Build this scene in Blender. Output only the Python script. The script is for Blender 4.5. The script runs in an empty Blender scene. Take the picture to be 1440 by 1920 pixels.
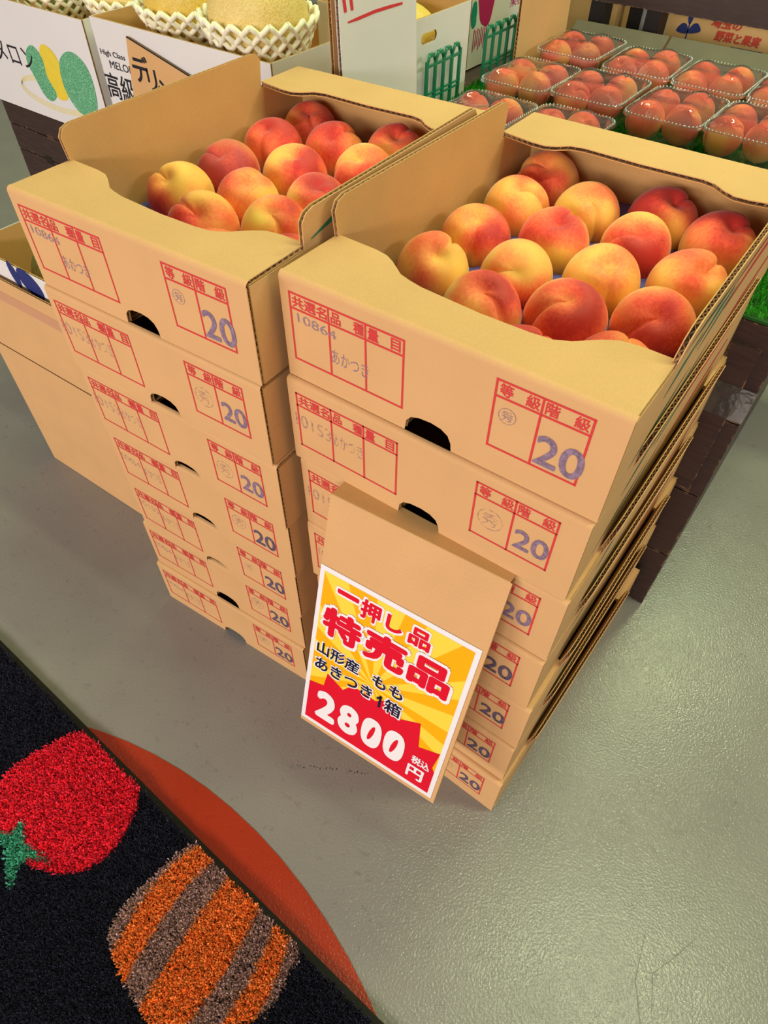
import bpy, math, random
import numpy as np
from mathutils import Vector, Matrix

random.seed(7)
rng = np.random.default_rng(7)
S = bpy.context.scene
COL = S.collection
PI = math.pi

# ------------------------------------------------------------------ camera
cam_d = bpy.data.cameras.new('camera')
cam = bpy.data.objects.new('camera', cam_d)
COL.objects.link(cam)
_C = Vector((0.3665, -0.3515, 1.0203))
_p, _y, _r = 0.8609, -0.6299, 0.0110
_fw = Vector((math.sin(_y) * math.cos(_p), math.cos(_y) * math.cos(_p), -math.sin(_p)))
_rt = Vector((math.cos(_y), -math.sin(_y), 0))
_up = _rt.cross(_fw)
_rt2 = _rt * math.cos(_r) + _up * math.sin(_r)
_up2 = -_rt * math.sin(_r) + _up * math.cos(_r)
cam.matrix_world = Matrix(((_rt2.x, _up2.x, -_fw.x, _C.x), (_rt2.y, _up2.y, -_fw.y, _C.y),
                           (_rt2.z, _up2.z, -_fw.z, _C.z), (0, 0, 0, 1)))
cam_d.sensor_fit = 'VERTICAL'
cam_d.sensor_height = 36.0
cam_d.lens = 1241.87 / 1920 * 36.0
cam_d.clip_start = 0.02
S.camera = cam

# ------------------------------------------------------------------ world, lamps, exposure
world = bpy.data.worlds.new('shop_air')
S.world = world
world.use_nodes = True
bg = world.node_tree.nodes['Background']
bg.inputs['Color'].default_value = (1.0, 0.96, 0.80, 1)
bg.inputs['Strength'].default_value = 0.20
S.view_settings.view_transform = 'Standard'
S.view_settings.look = 'None'
S.view_settings.gamma = 1.0
S.view_settings.exposure = 0.0
S.view_settings.use_curve_mapping = False


def ceiling_lamp(loc, sx, sy, rz, power, col, rx=0.0, name='ceiling_lamp'):  # also builds the added fill lights further down
    d = bpy.data.lights.new(name, 'AREA')
    d.shape = 'RECTANGLE'
    d.size, d.size_y = sx, sy
    d.energy = power
    d.color = col
    o = bpy.data.objects.new(name, d)
    o.location = loc
    o.rotation_euler = (rx, 0, rz)
    COL.objects.link(o)
    return o


WARM = (0.82, 1.0, 0.52)
COOL = (1.0, 0.93, 0.91)
# tubes over the stands
ceiling_lamp((0.45, 2.25, 2.7), 0.60, 0.12, 0.1, 30, WARM)
ceiling_lamp((1.00, 0.50, 2.7), 1.0, 0.10, 0.6, 22, WARM)
ceiling_lamp((-0.75, 0.75, 2.7), 1.2, 0.10, 0.0, 10, WARM)
ceiling_lamp((-0.25, 1.50, 2.7), 1.2, 0.06, 0.0, 18, WARM)
ceiling_lamp((-2.0, 2.0, 2.7), 1.2, 0.10, 0.0, 17, WARM)
ceiling_lamp((3.2, 1.6, 2.3), 1.6, 0.3, math.radians(90), 32, COOL, math.radians(50), 'side_fill_light')  # added fill from the right, out of view, brightens the white sign board
# added low fill lights, out of view, to brighten the carton fronts
ceiling_lamp((0.9, -3.0, 1.5), 2.0, 0.4, 0.0, 66, COOL, math.radians(76), 'front_fill_light')
ceiling_lamp((-1.4, -3.0, 1.5), 2.0, 0.4, 0.0, 60, COOL, math.radians(76), 'front_fill_light')


# ------------------------------------------------------------------ materials
def lin(r, g, b):
    f = lambda c: (c / 255 / 12.92) if c / 255 <= 0.04045 else ((c / 255 + 0.055) / 1.055) ** 2.4
    return (f(r), f(g), f(b), 1)


class NT:
    def __init__(s, name):
        s.m = bpy.data.materials.new(name)
        s.m.use_nodes = True
        s.t = s.m.node_tree
        s.b = s.t.nodes['Principled BSDF']
        s.out = s.t.nodes['Material Output']

    def n(s, typ, **kw):
        nd = s.t.nodes.new(typ)
        for k, v in kw.items():
            if k in nd.inputs.keys() if isinstance(k, str) else False:
                nd.inputs[k].default_value = v
            else:
                setattr(nd, k, v)
        return nd

    def l(s, a, b):
        s.t.links.new(a, b)

    def obj(s):
        return s.n('ShaderNodeTexCoord').outputs['Object']

    def noise(s, vec, scale, detail=4, rough=0.6):
        nd = s.n('ShaderNodeTexNoise')
        nd.inputs['Scale'].default_value = scale
        nd.inputs['Detail'].default_value = detail
        nd.inputs['Roughness'].default_value = rough
        if vec is not None:
            s.l(vec, nd.inputs['Vector'])
        return nd.outputs['Fac']

    def ramp(s, fac, stops):
        nd = s.n('ShaderNodeValToRGB')
        cr = nd.color_ramp
        while len(cr.elements) < len(stops):
            cr.elements.new(0.5)
        for e, (p, c) in zip(cr.elements, stops):
            e.position = p
            e.color = c
        s.l(fac, nd.inputs['Fac'])
        return nd.outputs['Color']

    def mix(s, fac, a, b):
        nd = s.n('ShaderNodeMix')
        nd.data_type = 'RGBA'
        for v, i in ((fac, 0), (a, 6), (b, 7)):
            if hasattr(v, 'links'):
                s.l(v, nd.inputs[i])
            else:
                nd.inputs[i].default_value = v
        return nd.outputs[2]

    def math(s, op, a, b=0.0, clamp=False):
        nd = s.n('ShaderNodeMath')
        nd.operation = op
        nd.use_clamp = clamp
        for v, i in ((a, 0), (b, 1)):
            if hasattr(v, 'links'):
                s.l(v, nd.inputs[i])
            else:
                nd.inputs[i].default_value = v
        return nd.outputs[0]

    def bump(s, h, strength, dist):
        nd = s.n('ShaderNodeBump')
        nd.inputs['Strength'].default_value = strength
        nd.inputs['Distance'].default_value = dist
        s.l(h, nd.inputs['Height'])
        s.l(nd.outputs['Normal'], s.b.inputs['Normal'])
        return nd

    def set(s, **kw):
        for k, v in kw.items():
            k = k.replace('_', ' ')
            i = s.b.inputs[k]
            if hasattr(v, 'links'):
                s.l(v, i)
            else:
                i.default_value = v
        return s


def plain(name, col, rough=0.6, var=0.12, scale=60, bump=0.0, bscale=300, spec=0.3):
    t = NT(name)
    v = t.obj()
    c2 = tuple(x * (1 - var) for x in col[:3]) + (1,)
    t.set(Base_Color=t.ramp(t.noise(v, scale), [(0.3, c2), (0.7, col)]), Roughness=rough)
    t.b.inputs['Specular IOR Level'].default_value = spec
    if bump:
        t.bump(t.noise(v, bscale, 3), bump, 0.001)
    return t.m


def kraft_mat(name, col, var=0.1):
    t = NT(name)
    v = t.obj()
    mp = t.n('ShaderNodeMapping')
    mp.inputs['Scale'].default_value = (1, 0.35, 1)
    t.l(v, mp.inputs['Vector'])
    fib = t.noise(mp.outputs[0], 900, 3, 0.7)
    blot = t.noise(v, 14, 3, 0.5)
    c2 = tuple(x * (1 - var) for x in col[:3]) + (1,)
    c3 = tuple(min(1, x * (1 + var * 0.7)) for x in col[:3]) + (1,)
    a = t.ramp(fib, [(0.3, c2), (0.72, c3)])
    b = t.ramp(blot, [(0.3, c2), (0.7, c3)])
    t.set(Base_Color=t.mix(0.4, a, b), Roughness=0.78)
    t.b.inputs['Specular IOR Level'].default_value = 0.22
    t.bump(fib, 0.25, 0.0004)
    return t.m


M = {}
M['kraft'] = kraft_mat('kraft_board', lin(214, 166, 112))
M['kraft_in'] = kraft_mat('kraft_board_inner', lin(204, 158, 98))
M['core'] = kraft_mat('corrugation_hollow', lin(58, 42, 28))
M['flute'] = kraft_mat('corrugation_flute', lin(196, 158, 108))
def ribbed():
    m = M['kraft'].copy()
    m.name = 'ribbed_kraft_board'
    nt = m.node_tree
    wv = nt.nodes.new('ShaderNodeTexWave')
    wv.bands_direction = 'Y'
    wv.inputs['Scale'].default_value = 62
    wv.inputs['Distortion'].default_value = 0.4
    tc = nt.nodes.new('ShaderNodeTexCoord')
    nt.links.new(tc.outputs['Object'], wv.inputs['Vector'])
    bp = nt.nodes.new('ShaderNodeBump')
    bp.inputs['Strength'].default_value = 0.12
    bp.inputs['Distance'].default_value = 0.001
    nt.links.new(wv.outputs['Fac'], bp.inputs['Height'])
    nt.links.new(bp.outputs[0], nt.nodes['Principled BSDF'].inputs['Normal'])
    return m


M['ribbed'] = ribbed()
M['white_board'] = plain('white_carton_board', lin(226, 220, 216), 0.6, 0.03, 9)
M['red_ink'] = plain('red_print', lin(214, 62, 60), 0.7, 0.12, 400)
M['black_ink'] = plain('black_print', lin(35, 32, 38), 0.6, 0.1, 200)
M['marker_red'] = plain('red_marker', lin(222, 60, 62), 0.6, 0.1, 200)
M['green_ink'] = plain('green_print', lin(42, 120, 92), 0.7, 0.15, 300)
M['pink_ink'] = plain('magenta_print', lin(196, 40, 104), 0.6, 0.25, 160)
M['blue_ink'] = plain('navy_print', lin(40, 50, 110), 0.6, 0.12, 200)
M['orange_red_ink'] = plain('orange_red_print', lin(196, 66, 48), 0.6, 0.12, 200)


def stamp_mat(name, col, lo, hi):
    t = NT(name)
    v = t.obj()
    f = t.ramp(t.noise(v, 260, 4, 0.7), [(lo, (0, 0, 0, 1)), (hi, (1, 1, 1, 1))])
    t.set(Base_Color=col, Roughness=0.8, Alpha=f)
    return t.m


M['stamp'] = stamp_mat('violet_stamp_ink', lin(150, 122, 142), 0.30, 0.60)
M['stamp_faint'] = stamp_mat('faint_stamp_ink', lin(150, 118, 128), 0.40, 0.72)
M['stamp_dark'] = stamp_mat('dark_stamp_ink', lin(104, 84, 104), 0.30, 0.56)


def peach_mat():
    t = NT('peach_skin')
    tc = t.n('ShaderNodeTexCoord')
    oi = t.n('ShaderNodeObjectInfo')
    v = tc.outputs['Object']
    add = t.n('ShaderNodeVectorMath')
    add.operation = 'ADD'
    sc = t.n('ShaderNodeVectorMath')
    sc.operation = 'SCALE'
    t.l(oi.outputs['Location'], sc.inputs[0])
    sc.inputs['Scale'].default_value = 9.0
    t.l(v, add.inputs[0])
    t.l(sc.outputs[0], add.inputs[1])
    pv = add.outputs[0]
    sep = t.n('ShaderNodeSeparateColor')
    t.l(oi.outputs['Color'], sep.inputs[0])
    sx = t.n('ShaderNodeSeparateXYZ')
    t.l(v, sx.inputs[0])
    big = t.noise(pv, 22, 1, 0.4)
    mp = t.n('ShaderNodeMapping')
    mp.inputs['Scale'].default_value = (1, 1, 0.22)
    t.l(pv, mp.inputs['Vector'])
    streak = t.noise(mp.outputs[0], 320, 4, 0.75)
    # blush towards the stem end and on one cheek
    top = t.math('MULTIPLY', sx.outputs['Z'], 11.0)
    side = t.math('MULTIPLY', sx.outputs['Y'], 9.0)
    b = t.math('ADD', t.math('MULTIPLY', big, 1.7), -0.85)
    b = t.math('ADD', b, top)
    b = t.math('ADD', b, side)
    b = t.math('ADD', b, t.math('MULTIPLY', t.math('SUBTRACT', streak, 0.5), 0.55))
    b = t.math('ADD', b, sep.outputs[0], clamp=True)
    col = t.ramp(b, [(0.0, lin(255, 200, 92)), (0.30, lin(255, 178, 88)), (0.55, lin(252, 134, 78)),
                     (0.80, lin(238, 86, 60)), (1.0, lin(200, 56, 50))])
    col = t.mix(sep.outputs[1], col, lin(146, 78, 84))
    col = t.mix(sep.outputs[2], col, lin(250, 120, 98))
    t.set(Base_Color=col, Roughness=0.6)
    t.b.inputs['Specular IOR Level'].default_value = 0.25
    t.b.inputs['Sheen Weight'].default_value = 0.22
    t.b.inputs['Sheen Roughness'].default_value = 0.4
    t.b.inputs['Subsurface Weight'].default_value = 0.12
    t.b.inputs['Subsurface Radius'].default_value = (0.006, 0.003, 0.0015)
    t.bump(t.noise(v, 900, 2), 0.06, 0.0004)
    return t.m


M['peach'] = peach_mat()
M['tray_blue'] = plain('violet_fruit_tray', lin(104, 100, 196), 0.55, 0.2, 120, 0.3, 400)


def floor_mat(name, c1, c2, c3, rough):
    t = NT(name)
    v = t.obj()
    a = t.ramp(t.noise(v, 3.2, 5, 0.6), [(0.3, c1), (0.7, c2)])
    fine = t.noise(v, 55, 5, 0.75)
    a = t.mix(t.ramp(fine, [(0.28, (1, 1, 1, 1)), (0.42, (0, 0, 0, 1))]), a, c3)
    t.set(Base_Color=a, Roughness=t.ramp(t.noise(v, 8, 4), [(0.3, (rough, rough, rough, 1)), (0.7, (rough + .1,) * 3 + (1,))]))
    t.b.inputs['Specular IOR Level'].default_value = 0.5
    peel = t.noise(v, 290, 2, 0.5)
    sc = t.noise(v, 520, 2, 0.5)
    t.bump(t.math('ADD', peel, t.math('MULTIPLY', sc, 0.25)), 0.34, 0.0018)
    return t.m


M['floor'] = floor_mat('grey_green_floor_paint', lin(130, 125, 118), lin(140, 135, 127), lin(117, 112, 106), 0.15)
M['floor_red'] = floor_mat('rust_red_floor_paint', lin(156, 42, 12), lin(166, 48, 14), lin(142, 36, 10), 0.22)
M['scuff'] = plain('floor_scuff', lin(112, 108, 92), 0.5, 0.2, 300)
M['scuff_dark'] = plain('floor_black_mark', lin(52, 52, 46), 0.5, 0.2, 300)


def wood_mat():
    t = NT('dark_brown_stained_wood')
    v = t.obj()
    mp = t.n('ShaderNodeMapping')
    mp.inputs['Scale'].default_value = (1, 1, 9)
    t.l(v, mp.inputs['Vector'])
    g = t.noise(mp.outputs[0], 22, 5, 0.65)
    col = t.ramp(g, [(0.3, lin(50, 33, 30)), (0.7, lin(68, 47, 43))])
    bev = t.n('ShaderNodeBevel')
    bev.samples = 4
    bev.inputs['Radius'].default_value = 0.005
    geo = t.n('ShaderNodeNewGeometry')
    dt = t.n('ShaderNodeVectorMath')
    dt.operation = 'DOT_PRODUCT'
    t.l(bev.outputs[0], dt.inputs[0])
    t.l(geo.outputs['Normal'], dt.inputs[1])
    e = t.math('SUBTRACT', 1.0, dt.outputs['Value'])
    e = t.math('MULTIPLY', e, 3.0)
    w = t.math('MULTIPLY', e, t.ramp(t.noise(v, 70, 4, 0.7), [(0.5, (0, 0, 0, 1)), (0.62, (1, 1, 1, 1))]), clamp=True)
    chips = t.ramp(t.noise(v, 95, 3, 0.6), [(0.735, (0, 0, 0, 1)), (0.75, (1, 1, 1, 1))])
    w = t.math('ADD', w, chips, clamp=True)
    t.set(Base_Color=t.mix(w, col, lin(176, 132, 96)), Roughness=0.42)
    t.b.inputs['Specular IOR Level'].default_value = 0.4
    t.bump(g, 0.15, 0.001)
    return t.m


M['wood'] = wood_mat()
M['black_metal'] = plain('black_rack_metal', lin(36, 28, 26), 0.4, 0.2, 40)
M['grey_film'] = plain('brown_grey_liner', lin(88, 74, 58), 0.4, 0.2, 20)
M['pillar'] = plain('white_enamel', lin(214, 212, 205), 0.35, 0.05, 20)
M['fence_green'] = plain('green_plastic', lin(22, 128, 92), 0.35, 0.1, 60, spec=0.5)
M['foam'] = None


def foam_mat():
    t = NT('cream_foam_net')
    v = t.obj()
    t.set(Base_Color=t.ramp(t.noise(v, 120), [(0.3, lin(232, 224, 192)), (0.7, lin(244, 238, 214))]), Roughness=0.6)
    t.b.inputs['Subsurface Weight'].default_value = 0.25
    t.b.inputs['Subsurface Radius'].default_value = (0.004, 0.004, 0.003)
    return t.m


M['foam'] = foam_mat()


def melon_mat(name, c1, c2, c3):
    t = NT(name)
    v = t.obj()
    vo = t.n('ShaderNodeTexVoronoi')
    vo.feature = 'DISTANCE_TO_EDGE'
    vo.inputs['Scale'].default_value = 240
    t.l(v, vo.inputs['Vector'])
    net = t.ramp(vo.outputs['Distance'], [(0.05, (1, 1, 1, 1)), (0.22, (0, 0, 0, 1))])
    base = t.ramp(t.noise(v, 20, 3), [(0.35, c1), (0.65, c2)])
    t.set(Base_Color=t.mix(t.math('MULTIPLY', net, 0.55), base, c3), Roughness=0.55)
    t.bump(net, 0.35, 0.0008)
    return t.m


M['melon_yellow'] = melon_mat('yellow_melon_rind', lin(206, 160, 30), lin(222, 180, 52), lin(226, 200, 120))
M['melon_pale'] = melon_mat('pale_netted_melon_rind', lin(214, 176, 84), lin(224, 190, 104), lin(234, 212, 150))
M['melon_green'] = melon_mat('green_netted_melon_rind', lin(118, 116, 62), lin(140, 136, 78), lin(176, 168, 116))


def clear_mat(name, rough, base, haze):
    t = NT(name)
    tr = t.n('ShaderNodeBsdfTransparent')
    tr.inputs['Color'].default_value = (0.965, 0.97, 0.965, 1)
    gl = t.n('ShaderNodeBsdfGlossy')
    gl.inputs['Roughness'].default_value = rough
    fr = t.n('ShaderNodeFresnel')
    fr.inputs['IOR'].default_value = 1.5
    nz = t.noise(t.obj(), 60, 2)
    bp = t.n('ShaderNodeBump')
    bp.inputs['Strength'].default_value = 0.25
    bp.inputs['Distance'].default_value = 0.003
    t.l(nz, bp.inputs['Height'])
    t.l(bp.outputs[0], gl.inputs['Normal'])
    fac = t.math('ADD', t.math('MULTIPLY', fr.outputs[0], 1.6), base, clamp=True)
    ms = t.n('ShaderNodeMixShader')
    t.l(fac, ms.inputs[0])
    t.l(tr.outputs[0], ms.inputs[1])
    t.l(gl.outputs[0], ms.inputs[2])
    df = t.n('ShaderNodeBsdfDiffuse')
    df.inputs['Color'].default_value = (0.9, 0.9, 0.88, 1)
    m2 = t.n('ShaderNodeMixShader')
    m2.inputs[0].default_value = haze
    t.l(ms.outputs[0], m2.inputs[1])
    t.l(df.outputs[0], m2.inputs[2])
    t.l(m2.outputs[0], t.out.inputs['Surface'])
    return t.m


M['film'] = clear_mat('clear_wrap_film', 0.03, 0.0, 0.012)
M['tray_clear'] = clear_mat('clear_tray_plastic', 0.08, 0.01, 0.04)
M['bead'] = clear_mat('clear_tray_rim', 0.12, 0.2, 0.45)


def attr_mat(name, attr, rough):
    t = NT(name)
    a = t.n('ShaderNodeAttribute')
    a.attribute_name = attr
    t.set(Base_Color=a.outputs['Color'], Roughness=rough)
    t.b.inputs['Specular IOR Level'].default_value = 0.15
    return t.m


M['pile'] = attr_mat('rug_pile_fibre', 'fibre', 0.85)
M['turf'] = attr_mat('turf_blade', 'fibre', 0.5)
M['turf_base'] = plain('turf_backing', lin(30, 84, 26), 0.8, 0.2, 90)
M['rug_base'] = plain('rug_backing', lin(20, 19, 24), 0.9, 0.2, 90)
M['rubber'] = plain('rug_rubber_edge', lin(34, 33, 26), 0.7, 0.15, 90)
M['paper'] = plain('white_paper', lin(238, 233, 232), 0.35, 0.02, 30, spec=0.45)


def sunburst_mat():
    t = NT('sunburst_print')
    v = t.obj()
    sx = t.n('ShaderNodeSeparateXYZ')
    t.l(v, sx.inputs[0])
    du = t.math('SUBTRACT', sx.outputs['X'], 0.090)
    dv = t.math('ADD', sx.outputs['Y'], 0.135)
    an = t.math('ARCTAN2', dv, du)
    w = t.math('SINE', t.math('MULTIPLY', an, 13.0))
    w2 = t.math('SINE', t.math('ADD', t.math('MULTIPLY', an, 5.0), 1.0))
    w = t.math('ADD', w, t.math('MULTIPLY', w2, 0.35))
    col = t.ramp(t.math('ADD', t.math('MULTIPLY', w, 4.0), 0.5, clamp=True),
                 [(0.2, lin(250, 176, 16)), (0.8, lin(255, 214, 70))])
    t.set(Base_Color=col, Roughness=0.3)
    return t.m


M['sunburst'] = sunburst_mat()
M['poster_red'] = plain('poster_red_ink', lin(222, 20, 46), 0.3, 0.03, 30, spec=0.45)
M['poster_white'] = plain('poster_white_ink', lin(240, 234, 232), 0.35, 0.02, 30, spec=0.45)
M['poster_navy'] = plain('poster_navy_ink', lin(22, 28, 58), 0.3, 0.05, 30, spec=0.45)


# ------------------------------------------------------------------ geometry helpers
class G:
    def __init__(s):
        s.v, s.f, s.mi, s.sm = [], [], [], []

    def add(s, vs, fs, mi=0, smooth=False):
        o = len(s.v)
        s.v += [tuple(p) for p in vs]
        for f in fs:
            s.f.append(tuple(i + o for i in f))
            s.mi.append(mi)
            s.sm.append(smooth)
        return s

    def box(s, x0, y0, z0, x1, y1, z1, mi=0):
        vs = [(x0, y0, z0), (x1, y0, z0), (x1, y1, z0), (x0, y1, z0), (x0, y0, z1), (x1, y0, z1), (x1, y1, z1), (x0, y1, z1)]
        return s.add(vs, [(0, 3, 2, 1), (4, 5, 6, 7), (0, 1, 5, 4), (1, 2, 6, 5), (2, 3, 7, 6), (3, 0, 4, 7)], mi)

    def tube(s, pts, r, n=6, mi=0, closed=False, cap=True):
        pts = [Vector(p) for p in pts]
        m = len(pts)
        rs = r if isinstance(r, (list, tuple)) else [r] * m
        vs = []
        prev = None
        for i, p in enumerate(pts):
            a = pts[i - 1] if (i > 0 or closed) else p
            b = pts[(i + 1) % m] if (i < m - 1 or closed) else p
            d = (b - a).normalized()
            if prev is None:
                u = d.orthogonal().normalized()
            else:
                u = (prev - d * prev.dot(d)).normalized()
            prev = u
            w = d.cross(u)
            for k in range(n):
                a_ = 2 * PI * k / n
                vs.append(p + (u * math.cos(a_) + w * math.sin(a_)) * rs[i])
        fs = []
        for i in range(m if closed else m - 1):
            j = (i + 1) % m
            for k in range(n):
                k2 = (k + 1) % n
                fs.append((i * n + k, i * n + k2, j * n + k2, j * n + k))
        s.add(vs, fs, mi, True)
        if cap and not closed:
            o = len(s.v) - len(vs)
            s.f.append(tuple(o + k for k in range(n - 1, -1, -1))); s.mi.append(mi); s.sm.append(False)
            s.f.append(tuple(o + (m - 1) * n + k for k in range(n))); s.mi.append(mi); s.sm.append(False)
        return s

    def prism(s, outline, t, fr, mi=0, w0=0.0):
        n = len(outline)
        vs = [fr(u, v, w0) for u, v in outline] + [fr(u, v, w0 + t) for u, v in outline]
        fs = [tuple(range(n - 1, -1, -1)), tuple(range(n, 2 * n))]
        fs += [(i, (i + 1) % n, n + (i + 1) % n, n + i) for i in range(n)]
        return s.add(vs, fs, mi)

    def flat(s, outline, fr, w, mi=0):
        return s.add([fr(u, v, w) for u, v in outline], [tuple(range(len(outline)))], mi)

    def line(s, p, q, th, fr, w, mi=0):
        (x0, y0), (x1, y1) = p, q
        dx, dy = x1 - x0, y1 - y0
        L = math.hypot(dx, dy) or 1
        ex, ey = dx / L * th / 2, dy / L * th / 2
        nx, ny = -ey, ex
        x0 -= ex; y0 -= ey; x1 += ex; y1 += ey
        return s.flat([(x0 - nx, y0 - ny), (x1 - nx, y1 - ny), (x1 + nx, y1 + ny), (x0 + nx, y0 + ny)], fr, w, mi)

    def stroke(s, pts, ths, fr, w, mi=0):
        m = len(pts)
        vs = []
        for i, (x, y) in enumerate(pts):
            a = pts[max(i - 1, 0)]; b = pts[min(i + 1, m - 1)]
            dx, dy = b[0] - a[0], b[1] - a[1]
            L = math.hypot(dx, dy) or 1
            th = ths[i] if isinstance(ths, (list, tuple)) else ths
            nx, ny = -dy / L * th / 2, dx / L * th / 2
            vs += [fr(x + nx, y + ny, w), fr(x - nx, y - ny, w)]
        return s.add(vs, [(2 * i, 2 * i + 1, 2 * i + 3, 2 * i + 2) for i in range(m - 1)], mi)

    def text(s, body, box, fr, w, mi=0, bold=0.0, shear=0.0, drop=0.0):
        """lettering fitted into box = (u0, v0, u1, v1); drop slopes the line"""
        vs0, fs = glyphs(body)
        a, b = vs0.min(0) - bold, vs0.max(0) + bold
        u0, v0, u1, v1 = box
        sh = [(0, 0)]
        if bold > 0:
            sh += [(bold * math.cos(t), bold * math.sin(t)) for t in (PI / 4 * k for k in range(8))]
        for q, d in enumerate(sh):
            nv = (vs0 + np.array(d) - a) / np.maximum(b - a, 1e-6)
            U = u0 + nv[:, 0] * (u1 - u0) + shear * nv[:, 1] * (v1 - v0)
            V = v0 + nv[:, 1] * (v1 - v0) - drop * nv[:, 0]
            s.add([fr(x, y, w + q * 4e-6) for x, y in zip(U, V)], fs, mi)
        return s

    def mesh(s, name, mats):
        me = bpy.data.meshes.new(name)
        me.from_pydata(s.v, [], s.f)
        for m in mats:
            me.materials.append(m)
        me.polygons.foreach_set('material_index', s.mi)
        me.polygons.foreach_set('use_smooth', s.sm)
        me.update()
        return me

    def build(s, name, mats, parent=None):
        if not isinstance(mats, (list, tuple)):
            mats = [mats]
        return link(name, s.mesh(name, mats), parent)


_gl = {}


def glyphs(body):
    k = body
    if k not in _gl:
        c = bpy.data.curves.new('lettering', 'FONT')
        c.body = body
        c.resolution_u = 4
        o = bpy.data.objects.new('lettering', c)
        COL.objects.link(o)
        dg = bpy.context.evaluated_depsgraph_get()
        me = bpy.data.meshes.new_from_object(o.evaluated_get(dg))
        vs = np.array([v.co[:2] for v in me.vertices])
        fs = [tuple(p.vertices) for p in me.polygons]
        bpy.data.objects.remove(o)
        bpy.data.curves.remove(c)
        bpy.data.meshes.remove(me)
        _gl[k] = (vs, fs)
    return _gl[k]


def link(name, me, parent=None):
    o = bpy.data.objects.new(name, me)
    COL.objects.link(o)
    if parent is not None:
        o.parent = parent
    return o


def empty(name, loc=(0, 0, 0), rz=0.0):
    o = bpy.data.objects.new(name, None)
    o.location = loc
    o.rotation_euler = (0, 0, rz)
    o.empty_display_size = 0.05
    COL.objects.link(o)
    return o


def tag(o, label, cat, group=None, kind=None):
    o['label'] = label
    o['category'] = cat
    if group:
        o['group'] = group
    if kind:
        o['kind'] = kind
    return o


def frame(O, U, V):
    O, U, V = Vector(O), Vector(U).normalized(), Vector(V).normalized()
    N = U.cross(V)
    return lambda u, v, w=0.0: O + U * u + V * v + N * w


IDENT = lambda u, v, w=0.0: Vector((u, v, w))


def inset(outline, d):
    n = len(outline)
    out = []
    for i in range(n):
        p, q, r = Vector(outline[i - 1]), Vector(outline[i]), Vector(outline[(i + 1) % n])
        a, b = (q - p).normalized(), (r - q).normalized()
        na, nb = Vector((-a.y, a.x)), Vector((-b.y, b.x))
        m = na + nb
        k = max(m.dot(na), 0.35)
        out.append(tuple(q + m * (d / k)))
    return out


def board(outline, t, fr, g=None, flute=0.0075, a=0.0009):
    """corrugated board: outline CCW seen from the outer face (+w). slots: 0 outer liner, 1 hollow core, 2 inner liner, 3 flute"""
    g = g or G()
    n = len(outline)
    ins = inset(outline, 0.0030)
    rings = [(outline, 0), (outline, a), (ins, a), (ins, t - a), (outline, t - a), (outline, t)]
    vs = []
    for o, w in rings:
        vs += [fr(u, v, w) for u, v in o]
    fs_in = [tuple(range(n - 1, -1, -1))]
    fs_core, fs_out = [], [tuple(range(5 * n, 6 * n))]
    for i in range(n):
        j = (i + 1) % n
        q = lambda k: (k * n + i, k * n + j, (k + 1) * n + j, (k + 1) * n + i)
        fs_in += [q(0), q(1)]
        fs_core += [q(2)]
        fs_out += [q(3), q(4)]
    o = len(g.v)
    g.add(vs, [])
    for fs, mi in ((fs_in, 2), (fs_core, 1), (fs_out, 0)):
        for f in fs:
            g.f.append(tuple(k + o for k in f)); g.mi.append(mi); g.sm.append(False)
    if flute:
        for i in range(n):
            j = (i + 1) % n
            p, q, pi, qi = Vector(outline[i]), Vector(outline[j]), Vector(ins[i]), Vector(ins[j])
            L = (q - p).length
            k = max(2, int(2 * L / flute))
            if L < 0.006:
                continue
            vv, ff = [], []
            for s_ in range(k + 1):
                f = s_ / k
                w = a if s_ % 2 else t - a
                e = p.lerp(q, f); e2 = pi.lerp(qi, f)
                e = e.lerp(e2, 0.12)
                vv += [fr(e.x, e.y, w), fr(e2.x, e2.y, w)]
                if s_:
                    ff.append((2 * s_ - 2, 2 * s_ - 1, 2 * s_ + 1, 2 * s_))
            g.add(vv, ff, 3)
    return g


KR = [M['kraft'], M['core'], M['kraft_in'], M['flute']]
WH = [M['white_board'], M['core'], M['kraft_in'], M['flute']]
WW = [M['white_board'], M['core'], M['white_board'], M['flute']]


def rrect(x0, y0, x1, y1, r, n=4, corners='all'):
    pts = []
    for (cx, cy, a0) in ((x1 - r, y0 + r, -90), (x1 - r, y1 - r, 0), (x0 + r, y1 - r, 90), (x0 + r, y0 + r, 180)):
        for k in range(n + 1):
            a = math.radians(a0 + 90 * k / n)
            pts.append((cx + r * math.cos(a), cy + r * math.sin(a)))
    return pts


def ellipse(cx, cy, a, b, rot=0, n=28):
    c, s = math.cos(rot), math.sin(rot)
    return [(cx + a * math.cos(t) * c - b * math.sin(t) * s, cy + a * math.cos(t) * s + b * math.sin(t) * c)
            for t in (2 * PI * k / n for k in range(n))]


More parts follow.
